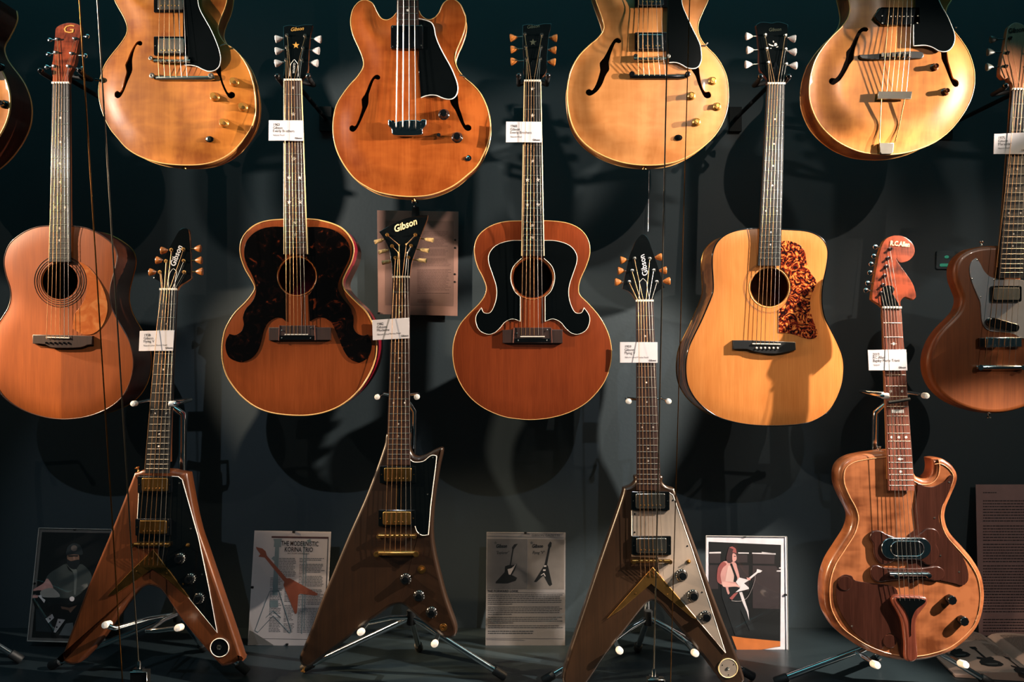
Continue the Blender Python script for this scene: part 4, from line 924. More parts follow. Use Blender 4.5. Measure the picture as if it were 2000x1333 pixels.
tc = g.slab('truss_rod_cover', smooth(P('H7', '545,1165c 545,1050 560,960 580,925 600,925 630,960 645,1050 650,1165c'), 3), lambda x, y: g.headh(x, y)+.0016, .0016, BLACKP, bevel=.0004, seg=1)

# ---- V shape, centre right, grey guard
g = Guitar('electric_guitar', 'olive-brown V-shaped guitar with wide grey pickguard and gold edges, lower row at centre right', 'guitar', 1270, 1090, YL, PITCH, group='angular guitars on the lower stands')
OLv2 = P('B3', '1061,90 1050,125 1025,150 983,166c 960,250 850,570 740,900 640,1200') + P('P', '1100,1318 1100,1335 1112,1350 1128,1352 1145,1338 1186,1278 1222,1232 1250,1196 1264,1180 1275,1176 1288,1182 1310,1208 1360,1268 1408,1330 1425,1348 1442,1350 1452,1336 1451,1312 1400,1180 1360,1070') + P('B3', '1284,168c 1240,155 1215,130 1204,90')
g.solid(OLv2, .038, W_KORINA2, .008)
GREYPG = plain('grey_pickguard', '#85786c', .2, coat=.5, var=.08, vscale=10)
pg = g.slab('pickguard', P('P', '1234,962 1306,962 1314,967 1318,978 1352,1075 1417,1276 1375,1226 1336,1180 1286,1127 1285,1090 1234,1088'), .0028, .0034, GREYPG, bevel=.0006, seg=2)
g.tube('pickguard_edge', P('P', '1300,962 1306,962 1314,967 1318,978 1352,1075 1417,1276 1375,1226 1336,1180 1286,1127'), .0024, .0012, WHITE, parent=pg)
g.tube('pickguard_edge', P('P', '1234,998 1234,1047'), .0024, .0012, WHITE, parent=pg)
for x, y in ((1045, 322), (1045, 432), (1362, 515), (1450, 793), (1275, 240)): g.screw(900+x/3.078, 900+y/3.078, .0028, pg, BLACKP)
g.neck((1242.5, 1276, 588.8), (1244, 1291, 958.5), 1096.5, .009, .011, ROSEW, W_MAPNECK, None, dotm=PEARL, dsz=1.8)
g.humbucker((1233, 961, 1308, 997.5), .0125, NICKEL, BLACKLAC); g.humbucker((1234, 1048, 1311, 1085), .0125, NICKEL, BLACKLAC)
g.tunematic(1235, 1308, 1096.5, .014, BRASS)
t = g.slab('tailpiece', P('P', '1275,1108 1363,1212 1352,1208 1272,1141 1215,1190 1186,1209'), .006, .004, GOLD, bevel=.0012, seg=2, label='gold V-shaped string plate')
for x, y in ((1241, 1160), (1304, 1162)): g.screw(x, y, .006, t, BRASS)
number_knobs(g, [(1331, 1124), (1353, 1164), (1377.5, 1205)], 10.5)
lathe('toggle_switch', [(.0055, 0), (.0055, .002), (.0025, .003), (.0022, .010), (.0001, .011)], g.L(1345, 1097.5, .003), GOLD, g.o, n=14)
j = g.slab('jack_plate', circ(1422, 1306, 18.5, 36), .003, .003, GREYPG, bevel=.0005, seg=1)
g.tube('jack_plate_rim', circ(1422, 1306, 18.5, 36), .003, .0012, IVORY, parent=j, closed=True)
lathe('jack_socket', [(.004, 0), (.004, .002), (.002, .003), (.0001, .001)], g.L(1422, 1306, .003), NICKEL, j, n=10)
for x, y in ((1411, 1300), (1433, 1299), (1423, 1319)): g.screw(x, y, .003, j, BLACKP, .0015)
g.head(P('H8', '630,150 595,162 520,250 470,370 420,500 350,790 300,1035c 400,1075 470,1140 517,1215c 803,1205c 825,1130 880,1070 985,1012c 900,750 840,570 780,400 720,230 665,162'), 14, .015, BLACKLAC, W_EDGE)
g.tuners([((1239, 505.5), (1219, 508.5)), ((1234.5, 529.5), (1214, 529.5)), ((1229, 551.5), (1209, 551.5)), ((1269, 506), (1285, 503)), ((1276.5, 529), (1294, 528.5)), ((1283, 551.5), (1301, 549.5))], 'tulip', AMBER, NICKEL)
g.strings((1251, 1294, 1096.5), (1252, 1296, 1128), [(1229, 551.5), (1234.5, 529.5), (1239, 505.5), (1269, 506), (1276.5, 529), (1283, 551.5)], hb=.018, ht=.007, card=(668, 709, .021))
g.text('headstock_logo', 'Gibson', 1257, 517, 17, lambda x, y: g.headh(x, y)+.0022, SILVP, rot=97, shear=-.3, sx=.92, bold=.01, depth=.001)
tc = g.slab('truss_rod_cover', smooth(P('H8', '565,1195c 575,1060 580,930 605,895 632,870 665,900 695,930 700,1060 740,1195c'), 3), lambda x, y: g.headh(x, y)+.0018, .0018, BLACKP, bevel=.0004, seg=1)
g.tube('cover_edge', smooth(P('H8', '565,1195 578,1060 578,930 605,895 632,870 665,900 692,930 705,1060 740,1195'), 3, False), lambda x, y: g.headh(x, y)+.0018, .0006, WHITE, parent=tc)

# ---- hooked-head guitar, lower right
g = Guitar('electric_guitar', 'maple guitar with walnut guards, curled upper horn and hooked reddish headstock, lower right', 'guitar', 1768, 1090, 1.89, 1.5, group='angular guitars on the lower stands')
OLr = P('B4', '1095,60c 1020,68 950,78 880,96 832,130 812,180 815,250 845,325 880,390 890,440 872,505 822,585 772,665 742,750 733,840 742,930 772,1000 815,1060 882,1112 960,1160 1060,1200 1160,1220 1250,1222 1340,1206 1440,1170 1530,1100 1590,1020 1618,920 1622,830 1603,740 1558,660 1500,590 1432,512 1406,440 1410,380 1438,310 1468,240 1472,190 1445,142 1400,108 1365,100 1330,104c 1336,150 1328,190 1300,214 1262,210 1232,178 1216,60c')
g.solid(OLr, .045, W_RC, .012, seg=6)
lin_ = inset(g.pts(smooth(OLr, 5), .0006), .0145)
tube('binding', lin_, .0011, plain('pale_binding', '#d09468', .3, coat=.4), g.o, n=6, closed=True)
g1 = g.slab('pickguard', smooth(P('B4', '1245,275c 1248,240 1290,256 1340,256 1400,226 1428,194 1440,210 1432,255 1400,330 1368,400 1366,450 1392,510 1440,580 1498,650 1524,720 1524,775 1492,802 1445,790 1375,775 1320,762 1260,765 1205,790 1190,760c 1200,520c 1240,490c 1228,380c'), 3), .003, .0035, W_RCD, bevel=.0006, seg=2, label='dark walnut treble guard')
for x, y in ((1420, 233), (1340, 430), (1250, 243), (1372, 638), (1475, 727)): g.screw(1350+x/2.8185, 860+y/2.8185, .003, g1)
g2 = g.slab('pickguard', smooth(P('B4', '800,800 812,765 845,743 885,750 905,775 1000,790 1090,800 1135,830 1140,900 1162,1000 1178,1185 1150,1192 1138,1120 1105,1065 1065,1085 1055,1150 1000,1130 920,1080 860,1010 815,930 798,860'), 3), .003, .0035, W_RCD, bevel=.0006, seg=2, label='dark walnut bass guard')
for x, y in ((848, 790), (885, 1026), (1100, 1112)): g.screw(1350+x/2.8185, 860+y/2.8185, .003, g2)
g.slab('guard_disc', circ(1350+1095/2.8185, 860+1110/2.8185, 13, 28), .005, .003, W_RCD, parent=g2, bevel=.0008, seg=2)
g.slab('guard_disc', circ(1350+848/2.8185, 860+790/2.8185, 14, 28), .005, .003, W_RCD, parent=g2, bevel=.0008, seg=2)
g.neck((1723.5, 1760, 602), (1736, 1787, 959), 1122.5, .010, .012, REDFB, W_MAPNECK, None, inlay=[(3, 'diamond'), (7, '2'), (9, 'block'), (12, '3'), (15, 'diamond'), (17, '1')], dots='dot', dotm=WHITE, dsz=2.6)
pu = g.slab('pickup', smooth(P('B4', '985,540 1000,506 1040,500 1090,525 1170,545 1250,525 1300,488 1350,495 1372,535 1350,575c 1365,620 1340,680 1300,690 1260,665 1200,660 1190,680c 1130,665 1080,685 1040,680 1010,640 1003,570c'), 4), .008, .007, W_RCD, bevel=.0025, seg=3, label='butterfly-shaped walnut pickup surround')
def stad(x0, y0, x1, y1): return rrect(x0, y0, x1, y1, (y1-y0)/2-.05, 8)
g.slab('pickup_frame', stad(1722, 1051, 1819, 1093), .012, .006, CHROME, parent=pu, bevel=.002, seg=3)
g.slab('pickup_cover', stad(1738, 1056, 1807, 1089), .0135, .004, BLACKP, parent=pu, bevel=.001, seg=2)
g.tube('pickup_rim', stad(1740, 1058, 1805, 1087), .0137, .0011, CHROME, parent=pu, closed=True)
for i in range(6): g.tube('pickup_blade', [(1752+i*8.3, 1061), (1752.5+i*8.3, 1086)], .0137, .0009, CHROME, parent=pu)
bb_ = g.slab('bridge_base', smooth(P('RP', '5,880 30,800 90,775 160,800 300,820 700,820 880,800 980,795 1060,840 1075,910 1040,980 960,1005 800,975 640,970 450,985 280,1000 130,1020 40,980'), 3), .008, .007, W_RCD, bevel=.0022, seg=3)
b = tube('bridge', [g.L(1737, 1122, .013), g.L(1812, 1122.5, .013)], .005, CHROME, bb_, n=12)
for x in (1744, 1808): lathe('bridge_post', [(.008, .006), (.008, .012), (.006, .017), (.0001, .018)], g.L(x, 1122, 0), CHROME, bb_, n=18)
for i in range(6): lathe('saddle', [(.0001, -.0022), (.0055, -.002), (.0055, -.0006), (.0045, 0), (.0055, .0006), (.0055, .002), (.0001, .0022)], g.L(1755+i*9, 1122, .0145), CHROME, bb_, axis=(1, 0, 0), n=12)
tl = g.slab('tailpiece', smooth(P('B4', '1110,880 1125,862 1160,858 1260,862 1300,872 1300,905 1270,945 1245,985 1240,1040 1246,1120 1250,1190 1232,1222 1200,1225 1182,1200 1180,1110 1168,1010 1142,950 1118,910'), 4), .016, .013, W_RCT, bevel=.006, seg=5, label='carved walnut tailpiece')
g.slab('tailpiece_insert', smooth(P('B4', '1135,880 1160,872 1280,878 1285,900 1240,935 1215,990 1210,1080 1208,1060 1200,990 1175,935'), 3), .0175, .003, BLACKLAC, parent=tl, bevel=.0008, seg=2)
for px, py in ((1853.5, 1170), (1877, 1211)): g.knob(px, py, 9.5, .001, BLACKP, 'oct')
g.head(P('H9', '398,1190c 350,1148 262,1090 245,1040 275,820 320,560 360,380 400,270 450,200 530,160 600,150 700,165 790,220 850,300 865,380 840,450 780,510 700,540 640,535 592,478c 650,580 760,730 840,860 880,1000 878,1045 845,1082c 790,1060 730,1040 690,1060 655,1115 665,1190c'), 6, .016, W_RCH, W_MAPNECK)
hp_ = [(505, 345), (475, 480), (450, 600), (425, 735), (400, 870), (380, 985)]; hb_ = [(300, 315), (280, 450), (240, 565), (220, 690), (190, 840), (165, 945)]
c9 = lambda p: (1670+p[0]/7.406, 440+p[1]/7.406)
g.tuners([(c9(a), c9(b_)) for a, b_ in zip(hp_, hb_)], 'kidney', CHROME, CHROME, size=.7)
g.strings((1755.5, 1801, 1122.5), (1758, 1805, 1174), [c9(p) for p in hp_[::-1]], hb=.021, ht=.018, card=(684, 724, .022), mats=STEEL)
g.text('headstock_name', 'R.C.Allen', 1757, 477, 13.5, lambda x, y: g.headh(x, y)+.0008, IVORY, rot=-5, shear=.15, sx=.75, bold=.03, depth=.001)
tc = g.slab('truss_rod_cover', smooth(P('H9', '395,1175c 385,1000 420,890c 470,872 540,882 572,920 565,960 540,990c 600,1080 650,1180c'), 3), lambda x, y: g.headh(x, y)+.0016, .0016, BLACKLAC, bevel=.0004, seg=1)
for x, y in ((510, 915), (622, 1147), (462, 1160)): g.screw(1670+x/7.406, 440+y/7.406, g.headh(0, 440+y/7.406)+.0016, tc, CHROME, .0015)
g.strap_pin(1719, 862+(20), -.02, (-.3, 0, 1), CHROME)

# ================================================================== WHITE CARDS
class Card(Fr):
    pass
CARDW = plain('card_white', '#d9d0d2', .45, var=.03)
def card(label, quad, Y, lines, small, logo, tilt=0, group='small white cards on the guitar necks'):
    cx = sum(p[0] for p in quad)/4; cy = sum(p[1] for p in quad)/4
    f = Fr('name_card', label, 'card', cx, cy, Y, 0, 0, group)
    f.slab('card_sheet', quad, 0, .0016, CARDW, bevel=.0003, seg=1)
    (x0, y0), (x1, y1), (x2, y2), (x3, y3) = quad
    wv = ((x1-x0), (y1-y0)); hv = ((x3-x0), (y3-y0)); rot = -math.degrees(math.atan2(wv[1], wv[0]))
    def at(u, v): return (x0+wv[0]*u+hv[0]*v, y0+wv[1]*u+hv[1]*v)
    for i, t in enumerate(lines):
        p = at(.12, .22+.155*i); f.text('printed_line', t, p[0], p[1], 7.4, .0003, BLACKM, rot=rot, sx=.9, align='LEFT', depth=.0001)
    p = at(.12, .22+.155*len(lines)+.05); f.text('printed_line', small, p[0], p[1], 4.8, .0003, INK, rot=rot, sx=.85, align='LEFT', shear=.25, depth=.0001)
    p = at(.87, .88); f.text('printed_logo', logo, p[0], p[1], 5, .0003, INK, rot=rot, bold=.03, depth=.0001)
card('white card on the star-inlaid neck of the tortoiseshell-guard jumbo acoustic', [(525, 235), (592, 235.5), (592.5, 275), (524.5, 274.5)], YM-.0185, ['1963', 'Gibson', 'Everly Brothers'], 'Natural Finish', 'Gibson')
card('white card on the neck of the moustache-guard jumbo acoustic', [(988.5, 237.5), (1057, 238), (1057.5, 278), (988, 278)], YM-.0185, ['1968', 'Gibson', 'Everly Brothers'], 'Natural Finish', 'Gibson')
card('shaded grey-white card on the neck at the right edge of the picture', [(1942, 261.5), (2012, 258.5), (2010, 301), (1940.5, 301)], YM-.0185, ['1975', 'Gibson', 'Marauder'], 'Natural Finish', 'Gibson')
card('white card on the neck of the lower left V-shaped guitar', [(273, 647), (340.5, 645.5), (338, 685.5), (271, 686)], YL+.0215, ['1958', 'Gibson', 'Flying V'], 'Natural Limed Korina Finish', 'Gibson')
card('white card on the neck of the dark wedge-shaped guitar, below the brown document', [(727, 625.5), (799, 621), (799.5, 661), (728, 665)], YL+.0255, ['1982', 'Gibson', 'Moderne'], 'Natural Limed Korina Finish', 'Gibson')
card('white card on the neck of the V-shaped guitar with the grey pickguard', [(1211, 668.5), (1284, 669), (1284.5, 709), (1211, 709)], YL+.0220, ['1959', 'Gibson', 'Flying V'], 'Natural Limed Korina Finish', 'Gibson')
card('bright white card on the reddish neck of the hook-headed guitar', [(1695, 684), (1770, 683), (1772.5, 724), (1697, 724)], 1.885, ['2010', 'RC Allen', 'Bigsby Merle Travis'], 'Natural', 'Gibson')

# ================================================================== HANGERS, STANDS, CABLES
def hanger(label, lx, rx, y, Y=2.0):
    """black wall bracket: plate on the wall, arm, yoke with two padded fingers around the neck"""
    cx = (lx+rx)/2
    f = Fr('guitar_hanger', label, 'hanger', cx, y, Y, 0, 0, 'black wall hangers of the middle row')
    a, b, c = f.L(lx, y, .012), f.L(rx, y, .012), f.L(cx, y+4, -.045)
    for q in (a, b):
        bx = Vector((q.x, c.y, q.z-.006))
        tube('yoke_finger', [q, Vector((q.x, -.005, q.z-.004)), bx], [.0065, .0065, .006], RUBBER, f.o, n=12)
        lathe('finger_cap', [(.0001, .006), (.005, .004), (.0078, 0), (.0078, -.005), (.006, -.007)], q, BLACKP, f.o, n=16)
    tube('yoke', [Vector((a.x, c.y, a.z-.006)), Vector((c.x, c.y+.006, c.z-.004)), Vector((b.x, c.y, b.z-.006))], .006, BLACKM, f.o, n=10)
    wy = WALLY-Y-.001
    tube('hanger_arm', [Vector((c.x, c.y+.004, c.z-.004)), Vector((c.x, wy-.012, c.z-.004))], .0065, BLACKM, f.o, n=10)
    V, Fc = box_m((c.x-.02, wy-.016, c.z-.045), (c.x+.02, wy, c.z+.035)); mk('wall_plate', V, Fc, BLACKM, f.o, smooth=False)
hanger('black wall hanger at the neck of the leftmost acoustic', 78, 155, 137)
hanger('black wall hanger at the neck of the tortoiseshell-guard jumbo', 541, 602, 148)
hanger('black wall hanger with two shiny tips at the neck of the moustache-guard jumbo', 1013, 1070, 147)
hanger('black wall hanger at the neck of the golden square-shouldered acoustic', 1486, 1541, 149)
hanger('black wall hanger at the light brown headstock by the right edge', 1965, 2030, 167)

def stand(label, yoke, yy, tipL, tipR, hub, footL, footR, pole, poletop, polebot, Y=2.06, prad=.0085, front=None, yl=None, fl=None, knee=None, armx=None):
    """tubular chrome guitar stand"""
    f = Fr('guitar_stand', label, 'guitar stand', hub[0], hub[1], Y, 0, 0, 'chrome tubular guitar stands')
    fz = -f.o.location.z
    hubp = f.L(*hub, 0)
    # pole and yoke
    if pole is not None:
        pt = f.L(pole, poletop, -.015); mid = f.L((yoke[0]+yoke[1])/2, yy-2, -.010)
        pb = f.L(polebot[0], polebot[1], -.02)
        tube('pole', [mid+Vector((0, .004, -.002)), mid.lerp(pt, .7)+Vector((0, 0, .004)), pt+Vector((0, 0, -.006)), pt.lerp(pb, .15), pb, Vector((hubp.x, pb.y, hubp.z))], prad, CHROME, f.o, n=12)
    else:
        m = f.L((yoke[0]+yoke[1])/2, yy-2, -.010)
        tube('pole', [m, Vector((m.x, m.y+.01, m.z-.05)), Vector((hubp.x, m.y+.01, hubp.z))], prad, CHROME, f.o, n=12)
    ml = f.L((yoke[0]+yoke[1])/2, yy-2, -.010)
    for x, ax in zip(yoke, armx or yoke):
        tip = f.L(x, yy, yl if yl else .075)
        bx = f.L(ax, yy, yl if yl else .075).x
        bk = Vector((tip.x*.95+ml.x*.05 if ax == x else bx+.012*(1 if tip.x > bx else -1), ml.y, tip.z+.003))
        if ax == x:
            tube('yoke_arm', [ml, bk, bk.lerp(tip, .25), tip+Vector((0, .012, 0))], .0048, CHROME, f.o, n=10)
            axs = (0, -1, 0); tp = tip+Vector((0, .004, 0))
        else:
            e = Vector((bx, tip.y, tip.z)); dd = (tip-e).normalized()
            tube('yoke_arm', [ml, bk, bk.lerp(e, .8), e+dd*.006, tip-dd*.008], .0048, CHROME, f.o, n=10)
            axs = dd+Vector((0, -.35, 0)); tp = tip
        lathe('rubber_tip', [(.0062, -.016), (.0076, -.014), (.0078, -.002), (.0066, .0015), (.0001, .003)], tp, WHITE, f.o, axis=axs, n=16)
    # cradle arms
    for tp in (tipL, tipR):
        tip = f.L(tp[0], tp[1], fl if fl else .14)
        kn = Vector((tip.x, hubp.y-.03, tip.z-.014))
        if knee: kn.x = f.L(knee[0] if tp is tipL else knee[1], tp[1], .05).x; kn = kn+Vector((0, -.115, 0))
        tube('cradle_arm', [hubp, hubp.lerp(kn, .5)+Vector((0, 0, .006)), kn, kn.lerp(tip, .4), tip+Vector((0, .012, -.002))], .0068, CHROME, f.o, n=12)
        lathe('rubber_tip', [(.0075, -.026), (.0092, -.022), (.0094, -.003), (.008, .002), (.0001, .0035)], tip+Vector((0, .004, 0)), WHITE, f.o, axis=(0, -1, .25), n=16)
    # legs reach the platform
    lathe('hub', [(.012, -.02), (.013, -.018), (.013, .018), (.012, .02)], hubp, BLACKM, f.o, axis=(0, 0, 1), n=16)
    rear = Vector((hubp.x, min(.175, WALLY-Y-.02), fz+.01))
    legs = [(footL, .0), (footR, .0)]
    for ft in (footL, footR):
        # foot rests on the floor: depth solved from its height in the picture
        d = (H-.012)*F/(ft[1]-CY)
        wp = Vector(((ft[0]-CX)/F*d, d, .012)); lp = wp-f.o.location
        v = lp-hubp; n_ = v.normalized()
        tube('leg', [hubp, hubp+v*.93], .0082, CHROME, f.o, n=12)
        lathe('rubber_foot', [(.0095, -.035), (.012, -.032), (.0125, .0), (.0105, .004), (.0001, .005)], lp, RUBBER, f.o, axis=n_, n=16)
    v = rear-hubp
    tube('leg', [hubp, hubp+v*.93], .0082, CHROME, f.o, n=12)
    lathe('rubber_foot', [(.0095, -.03), (.012, -.028), (.0125, .0), (.0105, .004), (.0001, .005)], rear, RUBBER, f.o, axis=v.normalized(), n=16)
    return f
stand('chrome stand under the lower left V-shaped guitar', (258, 331), 789.5, (203, 1223), (345, 1229), (348, 1200), (100, 1300), (482, 1312), 357, 806, (356, 925), Y=2.06, prad=.0105, knee=(262, 322), fl=.165, yl=.098, armx=(258, 347))
stand('chrome stand under the dark wedge-shaped guitar', (736, 813), 776.5, (703, 1237.5), (848, 1260.5), (803, 1206), (592, 1306), (985, 1322), 808, 800, (807, 890), Y=2.06)
stand('chrome stand under the V-shaped guitar with the grey pickguard', (1229, 1307), 785, (1211.5, 1274), (1360, 1279), (1266, 1207), (1062, 1330), (1470, 1322), None, 0, None, Y=2.06)
stand('chrome stand under the hook-headed guitar', (1735, 1812), 774, (1715, 1302), (1888, 1301), (1770, 1236), (1515, 1332), (1935, 1336), 1710, 803, (1708, 885), Y=1.975, prad=.0085, yl=.115, armx=(1717, 1812))
stand('chrome stand cut by the left edge of the picture', (-195, -118), 785, (-205, 1240), (-105, 1245), (-135, 1180), (-330, 1302), (40, 1289), None, 0, None, Y=2.08)
f = Fr('neck_strap', 'black rubber cord across the reddish neck below the stand yoke', 'strap', 1757, 783, 1.872)
tube('neck_cord', [f.L(1735, 787, 0), f.L(1756, 784, .0005), f.L(1777, 780, 0)], .0045, RUBBER, f.o, n=10)

def cable(label, top, bot, Yt, Yb, r, mat, grp='thin steel cables in front of the guitars', bracket=False, clipx=None):
    d0 = Vector(((top[0]-CX)/F, 1, -(top[1]-CY)/F))*Yt+CAM; d1 = Vector(((bot[0]-CX)/F, 1, -(bot[1]-CY)/F))*Yb+CAM
    f = bpy.data.objects.new('steel_cable', None); link(f); f.location = d1; f['label'] = label; f['category'] = 'cable'; f['group'] = grp
    ext = (d0-d1)*1.12
    tube('cable_strand', [Vector((0, 0, 0)), ext*.5, ext], r, mat, f, n=8)
    if bracket:
        lathe('cable_end', [(.003, 0), (.005, .002), (.005, .014), (.003, .02)], (0, 0, -.004), CHROME, f, axis=(0, 0, 1), n=12)
        V, Fc = box_m((-.011, -.006, -.007), (.011, .006, -.002)); mk('clamp', V, Fc, CHROME, f)
        V, Fc = box_m((-.016, -.009, -.007-d1.z+.007), (.024, .009, -.0075)); mk('anchor_block', V, Fc, BLACKM, f, smooth=False)
        tube('block_edge', [(-.016, -.0095, -.0078), (.024, -.0095, -.0078), (.024, -.0095, -d1.z+.001)], .0008, CHROME, f, n=6)
    return f
CABM = plain('cable_steel', '#7d786c', .3, metal=1, var=.1)
cable('grey steel cable anchored to the platform beside the lower left V-shaped guitar', (190, 0), (271, 1304), 1.60, 1.76, .0017, CABM, bracket=True)
cable('bronze-tinted steel cable just left of the anchored one', (155, 0), (240, 1345), 1.60, 1.76, .0015, plain('cable_bronze', '#7a5428', .3, metal=1))
cable('steel cable anchored to the platform below the grey-guard V guitar', (1305, 0), (1277, 1319), 1.60, 1.76, .0016, CABM, bracket=True)
cable('faint steel cable just right of the anchored one, crossing the blond guitar', (1347, 0), (1309, 1350), 1.60, 1.76, .0011, MATS['cable_bronze'])
f = Fr('hanging_wire', 'short thin wire hanging on the wall below the pale blond guitar', 'wire', 1267, 395, WALLY-.02, 0, 0)
tube('wire_strand', [f.L(1268.5, 300, 0), f.L(1266, 452, 0)], .0008, CHROME, f.o)
f = Fr('wire_clip', 'small chrome clip on a black strap above the forked headstock', 'clip', 811, 405, WALLY-.035)
for x, y in ((807, 397), (815, 396), (811, 404)): lathe('clip_ring', [(.004, 0), (.005, .002), (.004, .006), (.0001, .007)], f.L(x, y, 0), CHROME, f.o, n=12)
f.slab('clip_strap', [(805, 404), (818, 404), (820, 432), (803, 432)], -.004, .006, RUBBER, bevel=.001)
f = Fr('reflection_spots', 'two small green glowing spots in place of reflections, left of the brown single-cutaway electric', 'reflection', 1848, 508, WALLY-.012)  # green reflections built as added glowing spots on a backing plate
em, N_, L_, b_ = newmat('reflection_glow'); b_.inputs['Base Color'].default_value = lin('#1f6a56'); b_.inputs['Emission Color'].default_value = lin('#3ad0a4'); b_.inputs['Emission Strength'].default_value = .16
f.slab('reflection_backing', rrect(1830, 490, 1866, 526, 4), -.004, .008, WALLM, bevel=.001)
f.slab('green_reflection', circ(1850, 502, 4, 12, 3), 0, .004, em, bevel=.001); f.slab('green_reflection', rrect(1837, 515, 1854, 521, 2.5), 0, .004, em, bevel=.001)

# ================================================================== PAPERS AND PHOTOGRAPHS
def linesmesh(f, name, x0, y0, x1, y1, dy, th, h, mat, parent, seed=1, wl=(6, 22), gap=2.2, skew=0, ragged=.1, paras=()):
    """rows of tiny illegible words, flat print"""
    rd = random.Random(seed); V, Fc = [], []
    y = y0; i = 0
    while y < y1:
        x = x0+(skew*(y-y0)); xe = x1+(skew*(y-y0))-rd.random()*ragged*(x1-x0)
        if i in paras: xe = x+(xe-x)*.35
        if i-1 in paras: y += dy*.6
        while x < xe:
            wd = rd.uniform(*wl)*.35
            if x+wd > xe: break
            q = f.pts([(x, y), (x+wd, y), (x+wd, y+th), (x, y+th)], h); k = len(V); V += q; Fc.append((k, k+1, k+2, k+3)); x += wd+gap*.4
        y += dy; i += 1
    o = mk(name, V, Fc, mat, parent, smooth=False); o['kind'] = 'stuff'; return o
def art(f, name, crop, s, h, mat, parent, sm=0):
    p = P(crop, s); p = smooth(p, sm) if sm else [(a, b) for a, b, c in p]
    return f.slab(name, p, h, .0002, mat, parent=parent)
def sheet(name, label, quad, Y, mat, pitch=8, yaw=0, thick=.002, cat='document', group=None):
    cx = sum(p[0] for p in quad)/4; cy = sum(p[1] for p in quad)/4
    f = Fr(name, label, cat, cx, cy, Y, pitch, yaw, group)
    f.sheet = f.slab('sheet', quad, 0, thick, mat, bevel=.0003, seg=1); f.quad = quad
    return f
def clips(f, pts):
    for x, y in pts: f.slab('clip', rrect(x-2.5, y-1.8, x+2.5, y+1.8, 1), .005, .007, BLACKM, bevel=.0006, seg=1)
def pane(f, quad):
    f.slab('cover_pane', quad, .004, .0018, ACRYL)
tone = lambda n, c, r=.5: plain(n, c, r, var=.08, vscale=30)
PK_D, PK_M, PK_L = tone('print_dark', '#15191c'), tone('print_mid', '#3d3f41'), tone('print_light', '#a9a2a0')
PK_W = tone('print_white', '#c9c3c6'); PK_P = tone('print_pink', '#c08d87'); PK_R = tone('print_rose', '#8c4a48'); PK_O = tone('print_orange', '#b8672f')
PK_B = tone('print_brown', '#7a3f2c'); PK_T = tone('print_teal', '#5e6c70'); PK_S = tone('print_skin', '#6b5245'); PK_BG = tone('print_black', '#070a0c')
PK_AMP = tone('print_amp', '#2e2628'); PK_AMPE = tone('print_amp_line', '#121113')

# brown document on the wall
f = sheet('document', 'brown punched document pinned to the wall behind the forked headstock', [(736.5, 411), (895.5, 413.5), (893.5, 617.5), (738.5, 614)], WALLY-.02, plain('brown_paper', '#8a675c', .5, var=.1, vscale=12), pitch=0, group='printed papers on display')
art(f, 'printed_panel', 'D5', '160,180 935,185 930,1150 160,1140', .0003, plain('brown_paper_panel', '#70544b', .5, var=.06), f.sheet)
BI = plain('brown_ink', '#4c322c', .6)
linesmesh(f, 'printed_text', 815, 452, 882, 520, 2.7, .8, .0006, BI, f.sheet, 3, ragged=.2, paras=(4, 11, 17))
linesmesh(f, 'printed_text', 815, 527, 882, 575, 2.6, .9, .0006, BI, f.sheet, 4, ragged=.1, paras=(16,))
linesmesh(f, 'printed_text', 815, 585, 850, 592, 2.6, .9, .0006, BI, f.sheet, 5)
for x, y in ((889, 469), (888.5, 484.5), (888, 536), (888, 551)): f.slab('punched_hole', circ(x, y, 2, 12), .0008, .0006, BLACKM, parent=f.sheet)
clips(f, [(739.5, 612)])

# magazine page
f = sheet('magazine_page', 'magazine page with a red V-shaped guitar picture, leaning between the two left stands', [(497, 1037), (646.5, 1039.5), (636, 1264), (483.5, 1260.5)], 2.30, plain('page_grey', '#a39c9c', .5, var=.08, vscale=6), pitch=7, cat='page', group='printed papers on display')
f.text('title_line', 'THE MODERNISTIC', 585.5, 1063, 13, .0005, BLACKM, rot=-1, sx=.66, bold=.012, depth=.0001)
f.text('title_line', 'KORINA TRIO', 583.5, 1074.5, 13, .0005, BLACKM, rot=-1, sx=.68, bold=.012, depth=.0001)
f.text('byline', 'BY TOM WHEELER', 583, 1082, 4, .0005, INK, rot=-1, sx=1.3, depth=.0001)
art(f, 'printed_rule', 'D2', '322,122 915,130 915,150 322,140', .0004, tone('print_maroon', '#3a1c1e'), f.sheet)
art(f, 'printed_rule', 'D2', '908,130 916,130 895,720 886,720', .0004, INK, f.sheet)
T2 = tone('text_grey', '#4a4a4d')
linesmesh(f, 'printed_text', 545, 1091, 580, 1126, 3.1, 1.3, .0004, T2, f.sheet, 11, skew=-.01, ragged=.08)
linesmesh(f, 'printed_text', 528, 1129, 553, 1236, 3.1, 1.3, .0004, T2, f.sheet, 12, skew=-.03, ragged=.08, paras=(5, 14, 22))
linesmesh(f, 'printed_text', 556, 1150, 577, 1236, 3.1, 1.3, .0004, T2, f.sheet, 16, skew=-.03, ragged=.08, paras=(9, 20))
linesmesh(f, 'printed_text', 585, 1091, 635, 1236, 3.1, 1.3, .0004, T2, f.sheet, 13, skew=-.035, ragged=.08, paras=(2, 9, 17, 28))
TL = plain('tint_line', '#3c5860', .5)
for s_ in ('300,700 150,1105', '300,700 400,690', '400,690 525,1100', '180,1125 340,950', '340,950 515,1135', '150,1105 180,1125', '525,1100 515,1135', '265,970 340,900', '340,900 420,970'):
    f.tube('printed_outline', P('D2', s_), .0006, .0007, TL, parent=f.sheet)
art(f, 'printed_neck', 'D2', '362,190 402,190 395,420 385,740 330,740 345,470', .0006, PK_T, f.sheet)
